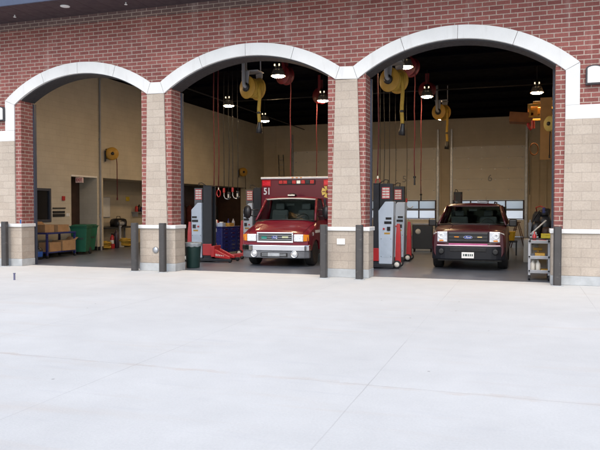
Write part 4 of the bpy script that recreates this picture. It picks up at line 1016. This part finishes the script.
for k, (dy, m_, h_, nm) in enumerate(((-.35, RED, .28, 'red'), (-.12, BLKPL, .34, 'black'), (.1, BLUE, .24, 'blue'), (.33, RED, .20, 'short red'), (.52, OFFW, .30, 'white'))):
    tag(MB().lathe([(.07, 0), (.075, .01), (.075, h_ * .8), (.03, h_ * .9), (.03, h_), (.005, h_)], (0, 0, 0), n=14).build('spray_bottle', m_, None, loc=(-17.3, 11.9 + dy, 1.482)), '%s bottle standing on the grey wall shelf in the alcove' % nm, 'bottle', 'bottles on the alcove shelf')

# ------------------------------------------------------------------ middle bay clutter
tc = thing('trash_can', 'dark green trash can with grey liner bag beside the middle pier', 'trash can', (-8.78, 1.02, .003))
MB().lathe([(.175, 0), (.185, .02), (.225, .66), (.235, .68), (.235, .70), (.215, .70), (.20, .60)], (0, 0, 0), n=24).build('can_body', DGREEN, tc)
mb = MB(); rings = []
for z, r_ in ((.60, .232), (.66, .243), (.705, .243), (.715, .225), (.66, .205)):
    rings.append([Vector(((r_ + .006 * math.sin(k * 3.3 + z * 40)) * math.cos(2 * PI * k / 28), (r_ + .006 * math.sin(k * 3.3 + z * 40)) * math.sin(2 * PI * k / 28), z + .012 * math.sin(k * 1.9) * (1 if z < .62 else .2))) for k in range(28)])
mb.loft(rings, False, True).build('liner_bag', BAG, tc)
TC = thing('tool_chest', 'blue rolling tool chest with three columns of drawers behind the first lift', 'tool chest', (-10.10, 5.95, 0), R(-13))
MB().box(-.36, .34, -.62, .62, .12, .98).build('cabinet', BLUE, TC, .012)
MB().box(-.38, .36, -.64, .64, .982, 1.02).build('work_top', BLUE, TC, .01)
for c_ in range(3):
    for r_ in range(6):
        y0 = -.60 + c_ * .405; z0 = .15 + r_ * .137
        d_ = MB().box(.341, .356, y0, y0 + .385, z0, z0 + .127).build('drawer', BLUE, TC, .004)
        MB().box(.357, .375, y0 + .12, y0 + .27, z0 + .085, z0 + .105).build('drawer_handle', CHROME, d_)
for sx in (-.3, .28):
    for sy in (-.54, .54): MB().lathe([(.01, -.025), (.055, -.025), (.055, .025), (.01, .025)], (sx, sy, .058), (0, 1, 0), 14).box(sx - .03, sx + .03, sy - .03, sy + .03, .09, .12).build('caster', BLACK, TC)
MB().box(-.20, .12, -.645, -.625, .84, .96).build('side_card', PAPER, TC)
def on_chest(name, mb, mat, dx, dy, lab, cat, **k):
    p = Matrix.Rotation(R(-13), 3, 'Z') @ Vector((dx, dy, 0)); return tag(mb.build(name, mat, None, loc=(-10.10 + p.x, 5.95 + p.y, 1.0215), **k), lab, cat)
on_chest('parts_tray', MB().box(-.14, .14, -.2, .2, 0, .02).box(-.14, .14, -.2, -.185, .02, .11).box(-.14, .14, .185, .2, .02, .11).box(-.14, -.125, -.185, .185, .02, .11).box(.125, .14, -.185, .185, .02, .11), YEL, .12, .02, 'yellow parts tray on top of the blue tool chest', 'tray')
on_chest('paper_towel_roll', MB().lathe([(.02, 0), (.065, 0), (.065, .24), (.02, .24)], (0, 0, 0)), WHITE, -.05, -.48, 'white paper roll on the near end of the blue tool chest', 'paper roll')
on_chest('rag_box', MB().box(-.10, .10, -.13, .13, 0, .13).mat(1).box(-.05, .05, -.06, .06, .13, .16), [M('pale_blue_card', (.40, .48, .62), .6), WHITE], .14, -.38, 'pale blue rag box on the blue tool chest', 'box', bevel=.005)
on_chest('spray_can', MB().lathe([(.033, 0), (.033, .17), (.018, .19), (.018, .22), (.005, .22)], (0, 0, 0), n=14), RED, -.18, -.2, 'red spray can on the blue tool chest', 'spray can')
on_chest('oil_bottle', MB().lathe([(.05, 0), (.055, .02), (.055, .16), (.02, .22), (.02, .26), (.005, .26)], (0, 0, 0), n=14), GREY, .05, .42, 'grey oil bottle on the far end of the blue tool chest', 'bottle')
on_chest('pump_bottle', MB().lathe([(.045, 0), (.05, .02), (.05, .14), (.015, .18), (.015, .24), (.03, .245), (.005, .26)], (0, 0, 0), n=14), BLUE, -.16, .40, 'blue pump bottle on the far end of the blue tool chest', 'bottle')
tag(MB().lathe([(.16, 0), (.17, .02), (.05, .05), (.045, .9), (.06, .93), (.03, 1.05), (.005, 1.05)], (0, 0, 0), n=16).build('jack_stand', RED, None, loc=(-10.35, 4.05, .003)), 'tall red jack stand on the floor left of the first silver lift', 'jack stand')
ca = thing('floor_jack', 'low red floor jack on the floor beside the blue tool chest', 'floor jack', (-8.95, 4.35, .003), R(20))
MB().loft([[(-.35, -.14, .05), (-.35, .14, .05), (-.35, .14, .13), (-.35, -.14, .13)], [(.25, -.12, .05), (.25, .12, .05), (.25, .12, .20), (.25, -.12, .20)]], True, False).build('jack_frame', RED, ca, .012)
for sx in (-.28, .2):
    for sy in (-.16, .16): MB().lathe([(.01, -.02), (.055, -.02), (.055, .02), (.01, .02)], (sx, sy, .055), (0, 1, 0), 14).build('wheel', BLKPL, ca)
MB().lathe([(.07, 0), (.08, .04), (.01, .045)], (-.26, 0, .13)).build('saddle', CHAR, ca)
ld = thing('ladder', 'grey extension ladder leaning in the far left corner behind the ambulance', 'ladder', (-13.35, 20.5, 0), R(0))
for s_ in (0, .34):
    MB().tube([(0 + s_, 0, .01), (-.95 + s_ * .9, 2.2, 4.9)], .03, 6).build('rail', GALV, ld)
for k in range(15):
    t_ = (k + .5) / 15.5; MB().tube([(-.95 * t_, 2.2 * t_, 4.9 * t_), (-.95 * t_ + .34 * (1 - .1 * t_), 2.2 * t_, 4.9 * t_)], .016, 6).build('rung', GALV, ld)

# turnout gear on the dark wall of the store
for k in range(9):
    t = thing('turnout_coat', '%s coat hanging in the dark store, number %d counted from the near end' % (('dark brown', 'dark red', 'black')[k % 3], k + 1), 'coat', (-17.30, 13.6 + k * .8, 1.75), 0, 'coats hanging in the dark store')
    t['label'] = 'dark coat hanging on the store wall behind the blue tool chest'
    MB().loft([[Vector((x * d, y * w, z)) for x, y in ((-1, -.7), (-.4, -1), (.6, -1), (1, -.5), (1, .5), (.6, 1), (-.4, 1), (-1, .7))] for z, w, d in ((-1.0, .30, .13), (-.5, .27, .12), (-.1, .25, .11), (.0, .12, .07), (.05, .06, .04))], True, True).build('coat_body', [DARKWOOD, M('dark_red_cloth', (.07, .012, .012), .9), BLACK][k % 3], t)
    MB().cyl((-.17, 0, .02), (0, 0, .05), .012).build('coat_hook', GALV, t)

# ------------------------------------------------------------------ right bay clutter
dc = thing('parts_washer', 'black rolling cabinet with grey lid and white round label behind the silver lifts', 'cabinet', (-3.62, 9.9, 0), R(6))
MB().box(-.40, .36, -.35, .35, .12, 1.02).build('cabinet_body', BLKPL, dc, .02)
MB().box(-.42, .38, -.37, .37, 1.023, 1.10).build('lid', GREY, dc, .02)
MB().lathe([(.10, 0), (.10, .004), (.01, .005)], (-.18, -.351, .78), (0, -1, 0), 20).build('round_label', OFFW, dc)
for sx in (-.33, .30):
    for sy in (-.28, .28): MB().lathe([(.01, -.025), (.055, -.025), (.055, .025), (.01, .025)], (sx, sy, .058), (1, 0, 0), 14).box(sx - .03, sx + .03, sy - .03, sy + .03, .09, .12).build('caster', BLACK, dc)
dk = thing('steel_cabinet', 'black steel cabinet between the grey lidded cabinet and the maroon truck', 'cabinet', (-2.85, 10.6, 0))
MB().box(-.38, .38, -.3, .3, .06, 1.12).build('cabinet_body', BLKPL, dk, .015)
for s_ in (-1, 1): MB().box(s_ * .19 - .18, s_ * .19 + .18, -.318, -.301, .1, 1.08).build('cabinet_door', CHAR, dk, .008)
MB().box(-.34, .34, -.26, .26, .003, .06).build('cabinet_plinth', CHAR, dk)
for k, (dx, m_, nm) in enumerate(((-.2, GREY, 'grey'), (.02, BLUE, 'blue'), (.2, OFFW, 'white'))):
    tag(MB().lathe([(.07, 0), (.08, .02), (.08, .17), (.03, .22), (.03, .26), (.005, .26)], (0, 0, 0), n=14).build('fluid_bottle', m_, None, loc=(-2.85 + dx, 10.6, 1.123)), '%s fluid bottle standing on the black steel cabinet' % nm, 'bottle')
yb_ = thing('mop_bucket', 'yellow mop bucket on a dark stand behind the maroon truck on its right side', 'bucket', (-.46, 9.0, 0))
MB().box(-.28, .28, -.25, .25, .46, .52).build('stand_top', CHAR, yb_, .01)
for sx in (-.24, .24):
    for sy in (-.2, .2): MB().box(sx - .025, sx + .025, sy - .025, sy + .025, .003, .46).build('stand_leg', CHAR, yb_)
MB().loft([[Vector((x * w, y * w * .85, z)) for x, y in ((-1, -.7), (-.7, -1), (.7, -1), (1, -.7), (1, .7), (.7, 1), (-.7, 1), (-1, .7))] for z, w in ((.522, .17), (.80, .21), (.82, .225), (.84, .225))], True, False).build('bucket_body', M('bucket_yellow', (.62, .42, .02), .45), yb_, .01)
uc = thing('utility_cart', 'grey plastic utility cart with three shelves beside the right end pier', 'utility cart', (.36, 1.0, .003))
for z, nm in ((.86, 'top_tray'), (.50, 'middle_tray'), (.17, 'bottom_tray')):
    MB().box(-.24, .24, -.38, .38, z, z + .025).box(-.24, .24, -.38, -.355, z + .025, z + .075).box(-.24, .24, .355, .38, z + .025, z + .075).box(-.24, -.215, -.355, .355, z + .025, z + .075).box(.215, .24, -.355, .355, z + .025, z + .075).build(nm, GREY, uc, .008)
for sx in (-.215, .215):
    for sy in (-.355, .355):
        MB().box(sx - .025, sx + .025, sy - .025, sy + .025, .12, .935).build('upright', GREY, uc, .006)
        MB().lathe([(.01, -.02), (.06, -.02), (.06, .02), (.01, .02)], (sx, sy, .062), (1, 0, 0), 16).box(sx - .025, sx + .025, sy - .02, sy + .02, .08, .12).build('caster', BLACK, uc)
MB().tube([(-.2, -.38, .9), (-.2, -.47, .97), (.2, -.47, .97), (.2, -.38, .9)], .016, 6).build('handle', BLKPL, uc)
def on_cart(name, mb, mat, dx, dy, z, lab, cat, bevel=0): return tag(mb.build(name, mat, None, bevel, loc=(.36 + dx, 1.0 + dy, z + .031)), lab, cat)
on_cart('drill_case', MB().box(-.11, .11, -.2, .2, 0, .10).box(-.03, .03, -.215, -.2, .03, .07), YEL, .02, -.10, .50, 'yellow drill case on the middle shelf of the grey cart', 'tool case', .01)
on_cart('cordless_drill', MB().cyl((-.1, 0, .17), (.1, 0, .17), .035).box(-.02, .03, -.02, .02, .05, .15).box(-.05, .06, -.035, .035, 0, .05), YEL, -.02, .2, .50, 'yellow cordless drill on the middle shelf of the grey cart', 'drill', .006)
for k, (dx, dy) in enumerate(((-.14, -.24), (-.02, -.22), (-.10, .0))):
    on_cart('jug_bottle', MB().lathe([(.05, 0), (.055, .01), (.055, .18), (.022, .23), (.022, .26), (.005, .26)], (0, 0, 0), n=16), OFFW, dx, dy, .17, ('white bottle at the near left corner of the cart bottom shelf', 'white bottle second from the left on the cart bottom shelf', 'white bottle at the back of the cart bottom shelf')[k], 'bottle')
on_cart('tool_tray', MB().box(-.08, .08, -.2, .2, 0, .05), YEL, .12, -.1, .17, 'flat yellow tray on the bottom shelf of the grey cart', 'tray', .006)
on_cart('spray_bottle', MB().lathe([(.04, 0), (.045, .01), (.045, .14), (.015, .18), (.015, .23), (.005, .23)], (0, 0, 0), n=14), RED, -.1, .1, .86, 'red capped bottle on the top shelf of the grey cart', 'bottle')
on_cart('socket_box', MB().box(-.08, .08, -.15, .15, 0, .05), RED, .08, -.15, .86, 'flat red socket box on the top shelf of the grey cart', 'box', .006)
fc = thing('file_cabinet', 'beige two drawer file cabinet on the floor behind the grey cart', 'file cabinet', (.24, 6.2, 0))
MB().box(-.22, .22, -.28, .28, .003, .72).build('cabinet_body', OFFW, fc, .008)
for z in (.05, .39):
    d_ = MB().box(-.20, .20, -.296, -.281, z, z + .29).build('drawer', OFFW, fc, .006); MB().box(-.07, .07, -.318, -.297, z + .17, z + .19).build('drawer_handle', CHAR, d_)
wb2 = thing('work_table', 'dark work table along the right wall behind the grey cart', 'table', (.72, 5.0, 0))
MB().box(-.58, .60, -1.0, .85, .78, .83).build('table_top', CHAR, wb2, .008)
for sx in (-.52, .54):
    for sy in (-.92, .78): MB().box(sx - .03, sx + .03, sy - .03, sy + .03, .003, .78).build('leg', GREY, wb2)
def on_table(name, mb, mat, x, y, lab, cat, bevel=0, rz=0): return tag(mb.build(name, mat, None, bevel, loc=(x, y, .832), rot=(0, 0, rz)), lab, cat)
on_table('yellow_case', MB().box(-.16, .16, -.10, .10, 0, .13).box(-.06, .06, -.115, -.10, .09, .12), M('bright_yellow_plastic', (.75, .60, .04), .45), .64, 4.15, 'bright yellow case on the near end of the dark work table', 'case', .01)
on_table('metal_vise', MB().box(-.12, .12, -.12, .12, 0, .05).box(-.07, .07, -.10, .02, .05, .17).box(-.07, .07, .06, .12, .05, .17).cyl((0, -.2, .10), (0, .1, .10), .022).cyl((-.09, -.2, .10), (.09, -.2, .10), .01), GALV, .30, 4.3, 'grey bench vise at the near left corner of the dark work table', 'vise', .008)
on_table('printer', MB().box(-.20, .20, -.18, .18, 0, .16).box(-.15, .15, -.24, -.18, .03, .05).box(-.18, .18, -.1, .16, .16, .20), OFFW, .45, 5.3, 'beige printer on the dark work table behind the vise', 'printer', .012)
pk = thing('equipment_pack', 'dark equipment pack with red straps heaped on the work table', 'pack', (.50, 4.95, .832))
def sack(cx, cy, cz, wx, wy, h, lean, mat, nm):
    MB().loft([[Vector((cx + x * wx * q + lean * z, cy + y * wy * q, cz + z * h)) for x, y in ((-1, -.7), (-.75, -1), (.75, -1), (1, -.7), (1, .7), (.75, 1), (-.75, 1), (-1, .7))] for z, q in ((0, .93), (.08, 1), (.6, .97), (.88, .85), (1, .5))], True, True).build(nm, mat, pk)
sack(-.16, -.12, 0, .14, .16, .46, .05, BLKPL, 'duffel'); sack(.16, .05, 0, .17, .2, .62, -.06, CHAR, 'rucksack'); sack(-.12, .28, 0, .16, .14, .74, .03, BLACK, 'rucksack')
sack(.12, -.22, 0, .12, .1, .30, .02, DARKWOOD, 'pouch'); sack(.10, .06, .62, .13, .15, .22, .05, BLKPL, 'pouch')
MB().tube([(-.12, .28, .74), (-.14, .2, .86), (-.02, .1, .90), (.12, .0, .84)], .016, 6).build('strap', RED, pk)
MB().tube([(.22, -.1, .1), (.26, -.2, .45), (.16, -.15, .80), (-.05, -.05, .78), (-.2, -.1, .5)], .016, 6).build('hose', BLKPL, pk)
MB().box(.03, .11, -.12, -.06, .70, .86).build('clip', BLUE, pk, .01)
MB().cyl((-.30, .1, .0), (-.30, .1, .42), .06).cyl((-.30, .1, .42), (-.30, .1, .5), .025).build('air_bottle', GREY, pk)
tag(MB().tube([(0, 0, 0), (.42, .1, .40)], .022, 8).build('white_rod', WHITE, None, loc=(.20, 4.30, .93)), 'white rod leaning on the dark pack over the work table', 'rod')
sl = thing('step_ladder', 'dark red step ladder standing open far back right of the maroon truck', 'step ladder', (-.22, 13.9, 0), R(10))
for s_ in (-1, 1):
    MB().tube([(-.30, s_ * .24, .005), (-.02, s_ * .16, 1.05)], .022, 6).build('front_rail', DOORF, sl)
    MB().tube([(.30, s_ * .24, .005), (.02, s_ * .16, 1.05)], .018, 6).build('rear_rail', DOORF, sl)
for z in (.25, .5, .75):
    x = -.30 + .28 * z / 1.05; MB().box(x - .05, x + .05, -.22, .22, z, z + .025).build('step', DOORF, sl)
MB().box(-.12, .10, -.18, .18, 1.05, 1.08).build('top_cap', DOORF, sl)
random.seed(11)
hp = []
for k in range(5 * 14 + 1):
    a = 2 * PI * k / 14; q_ = 1 + .10 * math.sin(k * .31)
    hp.append((.012 * math.sin(k * .5), -.02 + .085 * q_ * math.sin(a) + .004 * (k / 14), .86 + .30 * q_ * math.cos(a)))
hc = thing('extension_cord', 'black coiled cord hanging on the inside of the right brick jamb beside the grey cart', 'cord', (.655, .36, 0))
MB().tube(hp, .011, 6).build('cord_coil', BLACK, hc)
MB().cyl((.02, -.02, 1.13), (-.05, -.02, 1.15), .012).cyl((-.05, -.02, 1.15), (-.05, -.02, 1.19), .012).build('hook', GALV, hc)
# lit wall platform with boards, yellow frame, tan panel
wp = thing('wall_platform', 'yellow steel platform with brown boards under the lamp at the right wall', 'platform', (RW, 9.6, 4.75))
MB().box(-2.0, -1.15, -.35, .35, -.03, .02, Matrix.Rotation(R(6), 3, 'Y')).box(-2.0, -1.2, -.36, -.33, .02, .32, Matrix.Rotation(R(6), 3, 'Y')).build('board', BROWNB, wp)
mb = MB()
for y in (-.45, .45):
    mb.box(-1.35, 0, y - .04, y + .04, .50, .58).box(-1.35, 0, y - .04, y + .04, .10, .17)
    for x in (-1.3, -.85, -.4): mb.box(x - .03, x + .03, y - .03, y + .03, .17, .50)
mb.box(-1.38, -1.30, -.5, .5, .42, .58); mb.box(-1.2, -.1, -.5, -.42, .60, .66)
mb.build('frame', YEL, wp, .006)
MB().box(-.98, -.62, -1.5, -1.42, -1.45, .62).build('panel', TANP, wp)
MB().tube([(-1.35, -.2, .1), (-1.36, -.2, -.15), (-1.25, -.2, -.3)], .05, 8).cyl((-1.2, -.4, .0), (-1.2, -.4, -.28), .07).build('winch', RED, wp)
MB().tube([(-1.28, 0, .1), (-1.29, .02, -1.2), (-1.28, 0, -2.6)], .012, 6).build('winch_cable', BLKPL, wp)
MB().cyl((-1.18, -.32, .36), (-1.18, -.08, .36), .11).box(-1.32, -1.04, -.36, -.32, .20, .50).box(-1.32, -1.04, -.08, -.04, .20, .50).box(-1.05, -.86, -.28, -.12, .24, .46).build('winch_drum', YEL, wp, .006)
MB().tube([(-1.15 + .17 * math.cos(k * .42) * .86, .2 + .17 * math.cos(k * .42) * .5 + .0016 * k, -.95 + .21 * math.sin(k * .42)) for k in range(76)], .022, 6).build('cable_coil', BROWNB, wp)

# ------------------------------------------------------------------ camera, light, world
cam = bpy.data.cameras.new('camera'); co = bpy.data.objects.new('camera', cam); COL.objects.link(co)
co.location = (0, -15.65, 1.71); co.rotation_euler = (PI / 2 - .0273, 0, .3247)
cam.sensor_width = 36; cam.lens = 662.8 / 600 * 36; cam.clip_end = 2000; cam.clip_start = .05
S.camera = co
EL, AZ = R(50), R(172)         # hazy overcast day, the bright part of the sky is in front of the facade
sl_ = bpy.data.lights.new('sun', 'SUN'); so = bpy.data.objects.new('sun', sl_); COL.objects.link(so)
sl_.energy = .9; sl_.angle = R(75); sl_.color = (.95, .96, .93)
d = Vector((-math.sin(AZ) * math.cos(EL), -math.cos(AZ) * math.cos(EL), -math.sin(EL)))   # travel direction
so.rotation_euler = d.to_track_quat('-Z', 'Y').to_euler(); so.location = (0, 0, 30)
w = bpy.data.worlds.new('World'); S.world = w; w.use_nodes = True
nt = w.node_tree; bg_ = nt.nodes['Background']
sk = nt.nodes.new('ShaderNodeTexSky'); sk.sky_type = 'NISHITA'; sk.sun_disc = False
sk.sun_elevation = EL; sk.sun_rotation = AZ
sk.air_density = 1.0; sk.dust_density = 2.8; sk.ozone_density = 1.0
nt.links.new(sk.outputs[0], bg_.inputs[0]); bg_.inputs[1].default_value = .155
S.view_settings.view_transform = 'Standard'; S.view_settings.look = 'None'; S.view_settings.gamma = 1
S.view_settings.use_curve_mapping = False
S.view_settings.exposure = 0.82
S.cycles.use_denoising = True
S.cycles.max_bounces = 8; S.cycles.diffuse_bounces = 4; S.cycles.transparent_max_bounces = 12
S.cycles.sample_clamp_indirect = 6
